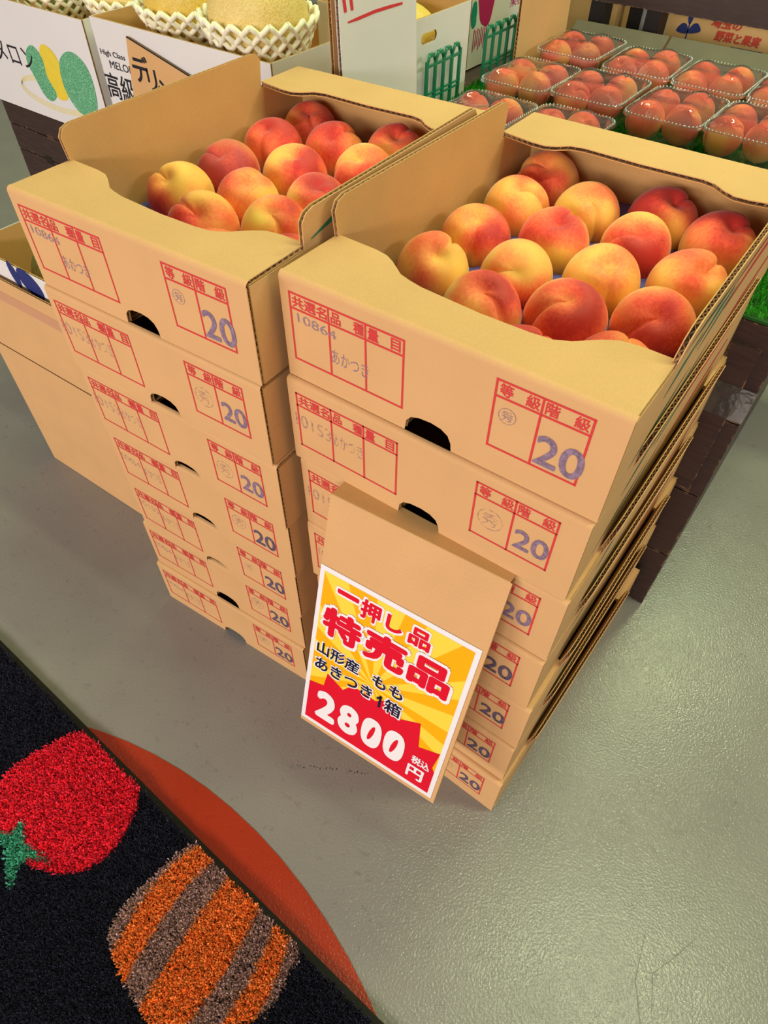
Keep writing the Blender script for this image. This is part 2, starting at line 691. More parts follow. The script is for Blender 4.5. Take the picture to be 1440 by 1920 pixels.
# ------------------------------------------------------------------ floor
g = G()
g.add([(-6, -4, 0), (5, -4, 0), (5, 7, 0), (-6, 7, 0)], [(0, 1, 2, 3)])
floor = g.build('floor', M['floor'])
floor['kind'] = 'structure'
floor['label'] = 'grey green painted shop floor with a dull sheen'
g = G()
for pts in ([(0.62, 0.02), (0.60, -0.03), (0.585, -0.06), (0.60, -0.10)], [(0.56, -0.02), (0.57, -0.08), (0.60, -0.13), (0.63, -0.18)]):
    g2 = G(); g2.stroke(pts, [0.0003, 0.0006, 0.0006, 0.0003], IDENT, 0.0006)
    g2.build('scuff_mark', M['scuff'], floor)
g2 = G()
for k in range(26):
    x = 0.045 + 0.0042 * k + random.uniform(-.001, .001)
    y = -0.135 + 0.0025 * k + random.uniform(-.002, .002)
    if random.random() < .55:
        g2.flat(ellipse(x, y, random.uniform(.0006, .0018), .0007, random.uniform(0, 3), 8), IDENT, 0.0006)
g2.build('scuff_mark', M['scuff_dark'], floor)

g = G()
N = 96
ring = [(0.013 + 0.7815 * math.cos(2 * PI * k / N), -1.018 + 0.7815 * math.sin(2 * PI * k / N)) for k in range(N)]
g.prism(ring, 0.0004, IDENT, 0, 0.0002)
o = g.build('painted_floor_circle', M['floor_red'])
tag(o, 'rust red painted circle on the grey floor, half hidden by the black rug', 'floor marking')


# ------------------------------------------------------------------ rug with vegetable motifs
def blades(name, P, colr, h, width, lean, mat, parent, seed):
    """P (n,3) roots; one bent two-triangle fibre each, colour = its own dyed yarn"""
    r = np.random.default_rng(seed)
    n = len(P)
    a = r.uniform(0, 2 * PI, n)
    dx, dy = np.cos(a) * width / 2, np.sin(a) * width / 2
    hh = h * r.uniform(0.75, 1.15, n)
    b = r.uniform(0, 2 * PI, n)
    lx, ly = np.cos(b) * lean * r.uniform(0, 1, n), np.sin(b) * lean * r.uniform(0, 1, n)
    V = np.empty((n, 4, 3))
    V[:, 0] = P + np.c_[-dx, -dy, np.zeros(n)]
    V[:, 1] = P + np.c_[dx, dy, np.zeros(n)]
    V[:, 2] = P + np.c_[dx * .8 + lx, dy * .8 + ly, hh]
    V[:, 3] = P + np.c_[-dx * .8 + lx, -dy * .8 + ly, hh]
    me = bpy.data.meshes.new(name)
    me.vertices.add(4 * n)
    me.vertices.foreach_set('co', V.ravel())
    me.loops.add(4 * n)
    me.loops.foreach_set('vertex_index', np.arange(4 * n))
    me.polygons.add(n)
    me.polygons.foreach_set('loop_start', np.arange(0, 4 * n, 4))
    me.polygons.foreach_set('loop_total', np.full(n, 4))
    me.update()
    at = me.attributes.new('fibre', 'FLOAT_COLOR', 'POINT')
    c = np.repeat(np.c_[colr, np.ones(n)], 4, axis=0)
    at.data.foreach_set('color', c.ravel())
    me.materials.append(mat)
    o = link(name, me, parent)
    o['kind'] = 'stuff'
    return o


rug = empty('rug', (-0.1, -0.6, 0))
tag(rug, 'black cut-pile rug with a tomato and a striped orange motif', 'rug')
# rug edge runs from (-0.9, -0.262) to (0.6, -0.314)
E0, E1 = np.array([-0.95, -0.262]), np.array([0.75, -0.3155])
ed = (E1 - E0) / np.linalg.norm(E1 - E0)
en = np.array([ed[1], -ed[0]])          # into the rug


def rugp(s, d):
    p = E0 + ed * s + en * d
    return (p[0] + 0.1, p[1] + 0.6)


Lr = np.linalg.norm(E1 - E0)
g = G()
R0, R1 = 0.247, Lr - 0.247
g.prism([rugp(R0, 0.6), rugp(R1, 0.6), rugp(R1, 0.012), rugp(R0, 0.012)], 0.004, IDENT, 0, 0.0008)
g.build('backing', M['rug_base'], rug)
g = G()
g.prism([rugp(R0, 0.0135), rugp(R1, 0.0135), rugp(R1, 0.009), rugp(R1, 0.002), rugp(R0, 0.002), rugp(R0, 0.009)], 0.0045, IDENT, 0, 0.0007)
g.build('rubber_border', M['rubber'], rug)


def inpoly(P, poly):
    x, y = P[:, 0], P[:, 1]
    r = np.zeros(len(P), bool)
    n = len(poly)
    for i in range(n):
        x0, y0 = poly[i]
        x1, y1 = poly[(i + 1) % n]
        c = ((y0 > y) != (y1 > y)) & (x < (x1 - x0) * (y - y0) / (y1 - y0 + 1e-12) + x0)
        r ^= c
    return r


def smooth_poly(pts, k=6):
    pts = np.array(pts)
    n = len(pts)
    out = []
    for i in range(n):
        p0, p1, p2, p3 = pts[i - 1], pts[i], pts[(i + 1) % n], pts[(i + 2) % n]
        for s in range(k):
            t = s / k
            out.append(0.5 * (2 * p1 + (p2 - p0) * t + (2 * p0 - 5 * p1 + 4 * p2 - p3) * t * t + (3 * p1 - p0 - 3 * p2 + p3) * t ** 3))
    return out


tomato = smooth_poly([(-0.242, -0.289), (-0.277, -0.352), (-0.284, -0.414), (-0.232, -0.455), (-0.173, -0.458), (-0.118, -0.442),
                      (-0.083, -0.408), (-0.078, -0.366), (-0.100, -0.312), (-0.148, -0.285)])
calyx = [(-0.212, -0.425), (-0.206, -0.448), (-0.232, -0.462), (-0.196, -0.462), (-0.185, -0.472), (-0.147, -0.489), (-0.165, -0.462),
         (-0.157, -0.450), (-0.128, -0.436), (-0.166, -0.442), (-0.182, -0.443)]
calyx2 = [(-0.52, -0.30), (-0.49, -0.29), (-0.47, -0.33), (-0.50, -0.36), (-0.55, -0.34)]
stripe = smooth_poly([(0.012, -0.300), (-0.004, -0.364), (-0.007, -0.425), (0.013, -0.450), (0.061, -0.464), (0.125, -0.470), (0.187, -0.424),
                      (0.218, -0.386), (0.216, -0.341), (0.205, -0.300), (0.158, -0.290), (0.090, -0.290)])
nP = 470000
s_ = rng.uniform(0.25, Lr - 0.25, nP)
d_ = 0.0115 + rng.uniform(0, 0.585, nP)
XY = E0 + np.outer(s_, ed) + np.outer(d_, en)
XY = XY + rng.normal(0, 0.0008, XY.shape)
in_t, in_c, in_s = inpoly(XY, tomato), inpoly(XY, calyx) | inpoly(XY, calyx2), inpoly(XY, stripe)
in_t &= ~in_c
rest = ~(in_t | in_c | in_s)
fx = (XY[:, 0] - 0.105) / np.sqrt(np.maximum(1 - ((XY[:, 1] + 0.385) / 0.15) ** 2, 0.15))
fx = fx + 0.10 * (XY[:, 1] + 0.385)
brown = ((fx > -0.062) & (fx < -0.024)) | ((fx > 0.046) & (fx < 0.078)) | (fx < -0.100) | (fx > 0.108)


def yarn(mask, c, jit, seed):
    r = np.random.default_rng(seed)
    n = int(mask.sum())
    return np.array(c[:3]) * (1 + jit * r.normal(0, 1, (n, 1))).clip(0.35, 1.9)


def pile(name, mask, c, jit, h, w, seed, keep=1.0):
    m = mask.copy()
    if keep < 1:
        m &= rng.uniform(0, 1, len(m)) < keep
    P = np.c_[XY[m] - np.array([-0.1, -0.6]), np.full(m.sum(), 0.004)]
    return blades(name, P, yarn(m, c, jit, seed), h, w, 0.0068, M['pile'], rug, seed)


pile('black_pile', rest, lin(46, 45, 62), 0.25, 0.0085, 0.0016, 1)
pile('tomato_motif', in_t, lin(250, 58, 84), 0.30, 0.0105, 0.0023, 2)
pile('tomato_stalk_motif', in_c, lin(96, 190, 160), 0.30, 0.0105, 0.0023, 3)
pile('orange_stripe_motif', in_s & ~brown, lin(255, 158, 80), 0.24, 0.0105, 0.0023, 4)
pile('brown_stripe_motif', in_s & brown, lin(196, 158, 152), 0.22, 0.0105, 0.0023, 5)

# ------------------------------------------------------------------ peach cartons
W, D, H, T = 0.312, 0.457, 0.105, 0.0048
FLAP = [(0.001, 0.005), (W - .001, 0.005), (W - .001, 0.079), (0.285, 0.0795), (0.268, 0.077), (0.257, 0.070), (0.240, 0.055), (0.228, 0.0485),
        (0.21, 0.0465), (0.167, 0.046), (0.110, 0.050), (0.096, 0.053), (0.085, 0.0565), (0.068, 0.069), (0.058, 0.0745), (0.045, 0.077), (0.001, 0.079)]
BFLAP = [(0.001, D - .005), (0.001, 0.377), (0.040, 0.370), (0.057, 0.3695), (0.068, 0.375), (0.080, 0.386), (0.095, 0.3895), (0.16, 0.387),
         (0.225, 0.3895), (0.238, 0.386), (0.250, 0.376), (0.262, 0.3695), (0.278, 0.370), (W - .001, 0.377), (W - .001, D - .005)]
FLAP_LOW = [(0.001, 0.005), (0.128, 0.005), (0.128, 0.040), (0.184, 0.040), (0.184, 0.005)] + FLAP[1:]  # slot added to the covered flaps so the hand notch above looks dark
fr_front = frame((0, T, 0), (1, 0, 0), (0, 0, 1))        # +w = -y (outside)
fr_back = frame((W, D - T, 0), (-1, 0, 0), (0, 0, 1))    # +w = +y
fr_right = frame((W - T, 0, 0), (0, 1, 0), (0, 0, 1))    # +w = +x
fr_left = frame((T, D, 0), (0, -1, 0), (0, 0, 1))        # +w = -x
ZT = H - 0.0008 - T
NOTCH = [(0.1795, 0.0), (0.1785, 0.008), (0.175, 0.015), (0.168, 0.019), (0.158, 0.0205), (0.146, 0.0195), (0.138, 0.0165), (0.1335, 0.011), (0.132, 0.0)]
front_me = board([(0, 0), (0.132, 0)][:1] + [(0.132, 0)] + NOTCH[::-1][1:] + [(W, 0), (W, ZT), (0, ZT)], T, fr_front).mesh('front_panel', KR)
back_me = board([(0, 0), (W, 0), (W, ZT), (0, ZT)], T, fr_back, flute=0).mesh('back_panel', KR)
right_me = board([(T, 0), (D - T, 0), (D - T, H - .006), (T, H - .006)], T, fr_right).mesh('side_panel', KR)
left_me = board([(T, 0), (D - T, 0), (D - T, H - .006), (T, H - .006)], T, fr_left).mesh('side_panel', KR)
g = G(); g.box(T, 0.05, 0.0006, W - T, D - T, 0.004)  # base cut short at the front to keep the hand notch dark
base_me = g.mesh('base_panel', [M['kraft_in']])


def flap_mesh(outline, front):
    g = board(outline, T, frame((0, 0, ZT), (1, 0, 0), (0, 1, 0)))
    y0, sg = (0.0, 1) if front else (D, -1)
    vs, fs = [], []
    for k in range(6):
        a = PI / 2 * k / 5
        y = y0 + sg * (0.0052 - 0.0052 * math.cos(a))
        z = ZT + T * math.sin(a)
        vs += [(0, y, z), (W, y, z)]
    for k in range(5):
        f = (2 * k, 2 * k + 1, 2 * k + 3, 2 * k + 2)
        fs.append(f if front else f[::-1])
    g.add(vs, fs, 0, True)
    return g.mesh('front_flap' if front else 'back_flap', KR)


ff_me, bf_me, ff_low = flap_mesh(FLAP, True), flap_mesh(BFLAP, False), flap_mesh(FLAP_LOW, True)


def side_flap_mesh(right, h, lean):
    y0, y1 = 0.076, 0.372
    if right:
        fr = frame((W - T, 0, H - .006), (0, 1, 0), (lean, 0, 1))
        ol = [(y0, 0), (y1, 0), (y1 + .004, h - .008), (y1 - .002, h - .001), (y1 - .010, h), (y0 + .012, h), (y0 + .002, h - .003), (y0 - .003, h - .010)]
    else:
        fr = frame((T, D, H - .006), (0, -1, 0), (-lean, 0, 1))
        a, b = D - y1, D - y0
        ol = [(a, 0), (b, 0), (b + .003, h - .010), (b - .002, h - .003), (b - .012, h), (a + .010, h), (a + .002, h - .001), (a - .004, h - .008)]
    return board(ol, T, fr).mesh('side_flap', KR)


top_r = side_flap_mesh(True, 0.036, 0.10)
top_l = side_flap_mesh(False, 0.038, 0.02)
low_r = side_flap_mesh(True, 0.046, 0.16)
low_l = side_flap_mesh(False, 0.046, 0.14)

# printed forms on the front
w0, th = T + 0.0003, 0.0020


def form_mesh(name, lines, words):
    g = G()
    for p, q in lines:
        g.line(p, q, th, fr_front, w0)
    for s, b in words:
        g.text(s, b, fr_front, w0, 0, 0.024)
    return g.mesh(name, [M['red_ink']])


form_l = form_mesh('variety_form', (((.0105, .022), (.1285, .022)), ((.0105, .089), (.1285, .089)), ((.0105, .0745), (.1285, .0745)), ((.0105, .022), (.0105, .089)),
                   ((.1285, .022), (.1285, .089)), ((.0525, .022), (.0525, .089)), ((.0908, .022), (.0908, .089))),
                   (('共選名', (.0130, .0762, .0508, .0872)), ('品', (.0548, .0762, .0655, .0870)), ('種', (.0785, .0762, .0893, .0872)),
                    ('量', (.0930, .0762, .1040, .0872)), ('目', (.1160, .0764, .1255, .0872))))
form_r = form_mesh('grade_form', (((.211, .0268), (.287, .0268)), ((.211, .091), (.287, .091)), ((.211, .0765), (.287, .0765)), ((.211, .0268), (.211, .091)),
                   ((.287, .0268), (.287, .091)), ((.2485, .0268), (.2485, .091))),
                   (('等', (.2140, .0782, .2252, .0895)), ('級', (.2355, .0782, .2468, .0895)), ('階', (.2508, .0782, .2620, .0895)), ('級', (.2735, .0782, .2850, .0895))))


def ring_stamp(g, cx, cy, r, mi):
    a, b = ellipse(cx, cy, r, r), ellipse(cx, cy, r * .93, r * .93)
    n = len(a)
    g.add([fr_front(u, v, w0 + .0002) for u, v in a + b], [(i, (i + 1) % n, n + (i + 1) % n, n + i) for i in range(n)], mi)


def stamp_mesh(num, numbox, kana, circ, twenty, faint, dark=False):
    w = w0 + .0002
    inks = [M['stamp'], M['stamp_faint'], M['stamp_dark']]
    f = 1 if faint else 0
    a = G().text(num, numbox, fr_front, w, f, 0, drop=0.002).mesh('number_stamp', inks)
    b = G().text('あかつき', kana, fr_front, w, f, 0).mesh('variety_stamp', inks)
    cx, cy, r = circ
    g = G()
    ring_stamp(g, cx, cy, r, 0 if r < .008 else 1)
    g.text('秀', (cx - r * .62, cy - r * .62, cx + r * .62, cy + r * .62), fr_front, w, 0 if r < .008 else 1)
    c = g.mesh('grade_stamp', inks)
    d = G().text('20', twenty, fr_front, w, 2 if dark else 0, 0.022).mesh('count_stamp', inks)
    return (a, b, c, d)


st_a = stamp_mesh('10864', (.0175, .0625, .0600, .0715), (.0535, .036, .0935, .050), (.2235, .0615, .0075), (.2500, .0300, .2900, .0600), False)
st_b = stamp_mesh('10153', (.0065, .0480, .0510, .0640), (.0520, .045, .0900, .062), (.2285, .0535, .0125), (.2525, .0360, .2860, .0610), True)
st_c = stamp_mesh('10864', (.0140, .0520, .0480, .0640), (.0525, .042, .0860, .058), (.2270, .0560, .0115), (.2510, .0330, .2860, .0600), True, True)
st_d = stamp_mesh('10153', (.0120, .0560, .0500, .0680), (.0540, .044, .0900, .060), (.2255, .0560, .0080), (.2540, .0350, .2880, .0600), True, True)

# leaf-like strokes printed on the right-hand side
g = G()
for pts, tw in ((((.075, .072), (.105, .083), (.145, .094)), (.001, .007, .001)), (((.135, .083), (.175, .095), (.215, .098)), (.001, .008, .002)),
                (((.150, .072), (.19, .083), (.235, .093)), (.001, .005, .001)), (((.045, .022), (.095, .040), (.15, .056)), (.001, .006, .001)),
                (((.08, .018), (.14, .036), (.20, .052)), (.001, .005, .001))):
    g.stroke(list(pts), list(tw), fr_right, T + .0003, 0)
for pts, tw in ((((.205, .082), (.27, .090), (.36, .094)), (.002, .008, .009)), (((.22, .03), (.30, .044), (.40, .05)), (.002, .007, .006))):
    g.stroke(list(pts), list(tw), fr_right, T + .0003, 1)
side_me = g.mesh('side_print', [M['green_ink'], M['red_ink']])
# the same strokes carry on over the standing flaps
g = G()
frf = frame((W - T, 0, H - .006), (0, 1, 0), (.16, 0, 1))
for pts, tw, mi in ((((.10, .012), (.15, .022), (.20, .030)), (.001, .006, .001), 0), (((.16, .010), (.20, .020), (.25, .028)), (.001, .005, .001), 0),
                    (((.24, .014), (.29, .022), (.35, .028)), (.002, .007, .005), 1)):
    g.stroke(list(pts), list(tw), frf, T + .0004, mi)
flapprint_low = g.mesh('flap_print', [M['green_ink'], M['red_ink']])
g = G()
frf = frame((W - T, 0, H - .006), (0, 1, 0), (.10, 0, 1))
for pts, tw, mi in ((((.085, .008), (.12, .016), (.16, .025)), (.001, .006, .001), 0), (((.12, .008), (.16, .016), (.20, .028)), (.001, .006, .001), 0),
                    (((.19, .006), (.25, .014), (.35, .022)), (.002, .007, .008), 1)):
    g.stroke(list(pts), list(tw), frf, T + .0004, mi)
flapprint_top = g.mesh('flap_print', [M['green_ink'], M['red_ink']])

OFF = [(-.0058, .0058, .0093), (-.0063, .0007, .0123), (-.0021, .0021, .0073), (-.0020, .0001, .0002), (.0044, -.0003, -.0011), (.0042, -.0023, -.0077),
       (.0076, -.0060, -.0203), (.0056, -.0003, -.0122), (.0039, -.0031, -.0098), (.0072, -.0019, -.0102), (.0037, .0009, -.0017), (-.0005, .0028, .0002),
       (-.0093, .0032, .0173), (-.0106, -.0016, .0164)]
LX, LY, LA = -0.3304, -0.0377, 0.0546
ORD = ['top', 'second', 'third', 'fourth', 'fifth', 'sixth', 'bottom']
cartons = []
for k in range(14):
    b = k % 7
    left = k >= 7
    dx, dy, da = OFF[k]
    x, y, a = (LX + dx, LY + dy, LA + da) if left else (dx, dy, da)
    c = empty('peach_carton', (x, y, (6 - b) * H), a)
    side = 'left stack' if left else 'right stack with the price sign'
    if b == 0:
        lab = 'open kraft peach carton on top of the ' + ('left stack' if left else 'right stack above the price sign')
    elif b == 6:
        lab = 'bottom kraft peach carton of the ' + side
    else:
        lab = ORD[b] + ' kraft peach carton from the top, ' + side
    tag(c, lab, 'carton', 'stacked peach cartons')
    link('front_panel', front_me, c)
    link('back_panel', back_me, c)
    link('side_panel', left_me, c)
    sp = link('side_panel', right_me, c)
    link('side_print', side_me, sp)
    link('base_panel', base_me, c)
    link('front_flap', ff_low if b else ff_me, c)
    link('back_flap', bf_me, c)
    link('side_flap', top_l if b == 0 else low_l, c)
    sf = link('side_flap', top_r if b == 0 else low_r, c)
    link('flap_print', flapprint_top if b == 0 else flapprint_low, sf)
    fp = [o for o in c.children if o.name.startswith('front_panel')][0]
    link('variety_form', form_l, fp)['label'] = 'red printed variety form'
    link('grade_form', form_r, fp)['label'] = 'red printed grade form'
    for me_, nm_ in zip([st_a, st_b, st_b, st_c, st_d, st_c, st_c][b], ('number_stamp', 'variety_stamp', 'grade_stamp', 'count_stamp')):
        link(nm_, me_, fp)
    cartons.append(c)


# ------------------------------------------------------------------ peaches
def peach_mesh(name, R, seed):
    r = random.Random(seed)
    nu, nv = 48, 30
    gd = r.uniform(.105, .14)
    gw = r.uniform(.085, .115)
    lop = r.uniform(.02, .05)
    dd = r.uniform(.26, .34)
    vs = []
    for j in range(nv + 1):
        th = PI * j / nv
        for i in range(nu):
            ph = 2 * PI * i / nu
            d = abs((ph + PI) % (2 * PI) - PI)
            sgn = 1 if ((ph + PI) % (2 * PI) - PI) > 0 else -1
            body = math.sin(th) ** 0.6 if 0 < th < PI else 0
            fade = max(0.0, 1 - max(0, th - 1.5) / 1.2)
            rr = 1.0
            rr -= gd * math.exp(-(d / gw) ** 2) * body * fade
            rr += lop * sgn * math.exp(-((d - .55) / .45) ** 2) * body * 0.8
            rr += 0.030 * math.exp(-((d - .45) / .3) ** 2) * body - 0.03 * math.exp(-(d / .40) ** 2) * body * fade
            rr -= dd * math.exp(-(th / .34) ** 2)
            rr += 0.02 * math.cos(2 * ph + seed) * math.sin(th)
            rr += 0.025 * math.exp(-((PI - th) / .25) ** 2)
            vs.append((R * rr * math.sin(th) * math.cos(ph), R * rr * math.sin(th) * math.sin(ph), R * rr * math.cos(th) * 0.965))
    fs = []
    for j in range(nv):
        for i in range(nu):
            i2 = (i + 1) % nu
            fs.append((j * nu + i, (j + 1) * nu + i, (j + 1) * nu + i2, j * nu + i2))
    g = G()
    g.add(vs, fs, 0, True)
    # weld the poles
    me = g.mesh(name, [M['peach']])
    import bmesh
    bm = bmesh.new()
    bm.from_mesh(me)
    bmesh.ops.remove_doubles(bm, verts=bm.verts, dist=1e-6)
    for f in bm.faces:
        f.smooth = True
    bm.to_mesh(me)
    bm.free()
    return me


PM = [peach_mesh('peach', 0.0374, s) for s in (1, 2, 3, 4)]
PS = [peach_mesh('peach', 0.0295, s) for s in (5, 6, 7)]


def put_peach(me, loc, spin, tilt, taz, blush, dusk, label, group, scale=1.0, pink=0.0):
    o = link('peach', me)
    o.location = loc
    ax = Vector((-math.sin(taz), math.cos(taz), 0))
    q = Matrix.Rotation(tilt, 4, ax) @ Matrix.Rotation(spin, 4, 'Z')
    o.rotation_euler = q.to_euler()
    o.scale = (scale,) * 3
    o.color = (blush, dusk, pink, 1)
    tag(o, label, 'peach', group)
    return o


def local(k, u, v, z):
    b = k % 7
    dx, dy, da = OFF[k]
    x, y, a = (LX + dx, LY + dy, LA + da) if k >= 7 else (dx, dy, da)
    return (x + u * math.cos(a) - v * math.sin(a), y + u * math.sin(a) + v * math.cos(a), (6 - b) * H + z)


CX = [0.050, 0.123, 0.194, 0.263]
CY = [[.412, .331, .249, .168, .087], [.368, .286, .204, .130, .052], [.405, .330, .240, .168, .078], [.376, .286, .206, .110, .045]]
CN = ['row by the left wall', 'second row from left', 'third row from left', 'row by the right wall']
PN = ['rearmost', 'second rearmost', 'middle', 'second frontmost', 'frontmost']
FC = -1.0   # azimuth towards the shopper's side
# (spin, tilt, tilt azimuth, blush, dusk)
POSE = {
    0: [[(FC - 2.0, .5, FC - .3, .38, .05), (FC + 1.2, .25, FC, .30, 0), (FC - .2, .35, FC, .48, 0), (FC + 2.6, .55, FC + .3, .12, 0), (0, .2, 0, .4, 0)],
        [(FC + .25, .45, FC, .22, 0), (FC + 2.4, .3, FC, .38, 0), (FC - 1.5, .75, FC - .2, .42, .12), (FC + .6, .3, FC, .42, 0), (1, .2, 0, .4, 0)],
        [(FC + 2.2, .35, FC + .6, .75, .05), (FC - 1.6, .55, FC - .2, .42, 0), (FC + .05, .40, FC, .18, 0), (FC - 1.3, .35, FC - .3, .55, 0), (1.5, .3, 1, .5, 0)],
        [(FC + 2.0, .35, FC + .4, .45, .05), (FC + 2.4, .55, FC + .5, .22, 0), (FC - 1.2, .65, FC - .2, .70, .02), (2, .3, 0, .55, 0), (1, .2, 1, .4, 0)]],
    7: [[(FC + .35, .30, FC, .62, .08), (FC - .2, .35, FC - .5, .52, 0), (FC - 2.0, .45, FC - .5, .80, .35), (FC - 2.4, .55, FC - .6, .38, 0), (0, .2, 0, .4, 0)],
        [(FC + 2.2, .55, FC, .55, 0), (FC + .1, .30, FC, .30, 0), (FC + 2.6, .35, FC + .2, .38, 0), (FC - 2.2, .65, FC, .60, 0), (1, .2, 0, .4, 0)],
        [(FC + 2.5, .35, FC + .2, .35, .1), (FC - 1.5, .4, FC - .4, .38, 0), (FC + 1.0, .3, FC, .38, .1), (FC + .5, .4, FC, .25, 0), (1.5, .3, 1, .5, 0)],
        [(FC, .3, FC, .4, 0), (FC + 2, .4, FC, .4, 0), (2, .2, 0, .4, 0), (1, .2, 0, .4, 0), (0, .2, 0, .4, 0)]],
}
for k in (0, 7):
    nm = 'left' if k else 'right'
    n = 0
    for c in range(4):
        for r in range(5):
            sp, ti, ta, bl, du = POSE[k][c][r]
            if (c, r) == (0, 4):
                n += 1
                continue
            lab = '%s peach in the %s, %s open carton' % (PN[r], CN[c], nm)
            put_peach(PM[n % 4], local(k, CX[c] + random.uniform(-.002, .002), CY[c][r] + random.uniform(-.002, .002), 0.0445 + random.uniform(-.001, .002)),
                      sp, ti, ta, bl * .85 - .07, du, lab, 'peaches in the %s carton' % nm, random.uniform(.98, 1.03))
            n += 1
    # moulded tray with a shallow cup under each fruit
    me_g = G()
    nx, ny = 44, 64
    x0, x1, y0, y1 = T + .002, W - T - .002, T + .002, D - T - .002
    vs = []
    for j in range(ny + 1):
        for i in range(nx + 1):
            x, y = x0 + (x1 - x0) * i / nx, y0 + (y1 - y0) * j / ny
            d = min(math.hypot(x - CX[c], y - CY[c][r]) for c in range(4) for r in range(5))
            z = 0.034 - 0.029 * max(0, 1 - (d / 0.037) ** 2)
            z += 0.0008 * math.sin(x * 1200)
            vs.append((x, y, z))
    me_g.add(vs, [(j * (nx + 1) + i, j * (nx + 1) + i + 1, (j + 1) * (nx + 1) + i + 1, (j + 1) * (nx + 1) + i) for j in range(ny) for i in range(nx)], 0, True)
    o = me_g.build('fruit_tray', M['tray_blue'])
    o.location = local(k, 0, 0, 0)
    o.rotation_euler = (0, 0, cartons[k].rotation_euler.z)
    tag(o, 'violet blue moulded tray under the peaches of the %s open carton' % nm, 'tray', 'moulded fruit trays')

# ------------------------------------------------------------------ price sign hung on the right stack
TLs, TRs = Vector((0.057, -0.019, 0.5225)), Vector((0.2592, -0.005, 0.5225))
Us = (TRs - TLs).normalized()
ns = Vector((Us.y, -Us.x, 0))
lean = math.radians(16.0)
Vd = Vector((0, 0, -1)) * math.cos(lean) + ns * math.sin(lean)
sign = empty('price_sign', TLs)
Ms = Matrix((Us, -Vd, Us.cross(-Vd))).transposed().to_4x4()
sign.matrix_world = Matrix.Translation(TLs) @ Ms
tag(sign, 'cardboard hanger with a yellow and red price poster on the right carton stack', 'sign')
g = board([(0.0, -0.364), (0.2025, -0.364), (0.2025, 0.0), (0.0, 0.0)], 0.0045, frame((0, 0, -0.0045), (1, 0, 0), (0, 1, 0)))
g.build('backing_board', [M['ribbed']] + KR[1:], sign)
inv = sign.matrix_world.inverted()
g = G()
tabw = [TLs + Us * .002, TRs - Us * .002, TRs - Us * .002 + Vector((0, .016, .0012)), TLs + Us * .002 + Vector((0, .026, .0012))]
lo = [inv @ p for p in tabw]
hi = [inv @ (p + Vector((0, 0, .0016))) for p in tabw]
g.add(lo + hi, [(3, 2, 1, 0), (4, 5, 6, 7), (0, 1, 5, 4), (1, 2, 6, 5), (2, 3, 7, 6), (3, 0, 4, 7)])
g.build('hanging_tab', M['kraft_in'], sign)
PW, PH, PX, PY = 0.1970, 0.2640, 0.0006, -0.0920
g = G()
g.box(0, -PH, 0.0004, PW, 0, 0.0012)
poster = g.build('poster', M['paper'], sign)
poster.location = (PX, PY, 0)
poster['label'] = 'yellow sunburst price poster reading 2800'
pu = lambda u, v, w=0.0: Vector((u * PW, -v * PH, w))
g = G(); g.flat([(.03, .975), (.97, .975), (.97, .025), (.03, .025)], pu, .0014)
g.build('sunburst', M['sunburst'], poster)
g = G()
g.flat([(.03, .955), (.03, .715), (.135, .695), (.150, .603), (.272, .648), (.331, .585), (.5, .592), (.556, .556), (.647, .622), (.805, .562), (.833, .712),
        (.97, .675), (.95, .790), (.97, .815), (.97, .975), (.03, .975)][::-1], pu, .0016)
g.build('red_burst', M['poster_red'], poster)


def ptext(name, parts, mat, outline=None, bold=.03, w=.0019):
    if outline:
        go = G()
        for s, (u0, v0, u1, v1) in parts:
            e = outline
            go.text(s, (u0 - e, v1 + e * .8, u1 + e, v0 - e * .8), pu, w - .00012, 0, bold + .03 if s != '1' else .02)
        go.build(name + '_outline', M['poster_white'], poster)
    gg = G()
    for s, (u0, v0, u1, v1) in parts:
        gg.text(s, (u0, v1, u1, v0), pu, w, 0, bold if s != '1' else .004)
    return gg.build(name, mat, poster)


ptext('headline', [('一', (.13, .075, .275, .100)), ('押', (.290, .052, .420, .160)), ('し', (.455, .062, .560, .148)), ('品', (.600, .055, .735, .155))],
      M['poster_red'], .014, .04, .0020)
ptext('main_lettering', [('特', (.062, .192, .330, .365)), ('売', (.350, .185, .625, .362)), ('品', (.645, .180, .905, .355))], M['poster_red'], .020, .048, .0024)
ptext('product_lettering', [('山形産', (.050, .425, .355, .500)), ('もも', (.450, .432, .660, .502)), ('あきつき', (.052, .528, .470, .603)),                             ('箱', (.560, .530, .672, .615))], M['poster_navy'], .010, .022, .0022)
g = G()
g.line((.528, .608), (.528, .550), .017, pu, .00222)
g.line((.528, .550), (.510, .563), .014, pu, .00222)
g.build('numeral_one', M['poster_navy'], poster)
gz = G()
for s, (u0, v0, u1, v1) in [('2', (.100, .728, .255, .925)), ('8', (.275, .722, .425, .920)),
                            ('円', (.800, .850, .915, .935)), ('税込', (.812, .778, .938, .832))]:
    gz.text(s, (u0, v1, u1, v0), pu, .0021, 0, .05 if s in '28' else .03)
hz = G()
for cx, cy in ((.520, .812), (.683, .802)):
    gz.flat([(cx + .072 * math.copysign(abs(math.cos(t)) ** .8, math.cos(t)), cy + .100 * math.copysign(abs(math.sin(t)) ** .8, math.sin(t))) for t in (-2 * PI * k / 36 for k in range(36))], pu, .0021)
    hz.flat(ellipse(cx, cy, .016, .056, .28)[::-1], pu, .0023)
hz.build('numeral_counter', M['poster_red'], poster)
gz.build('price_lettering', M['poster_white'], poster)


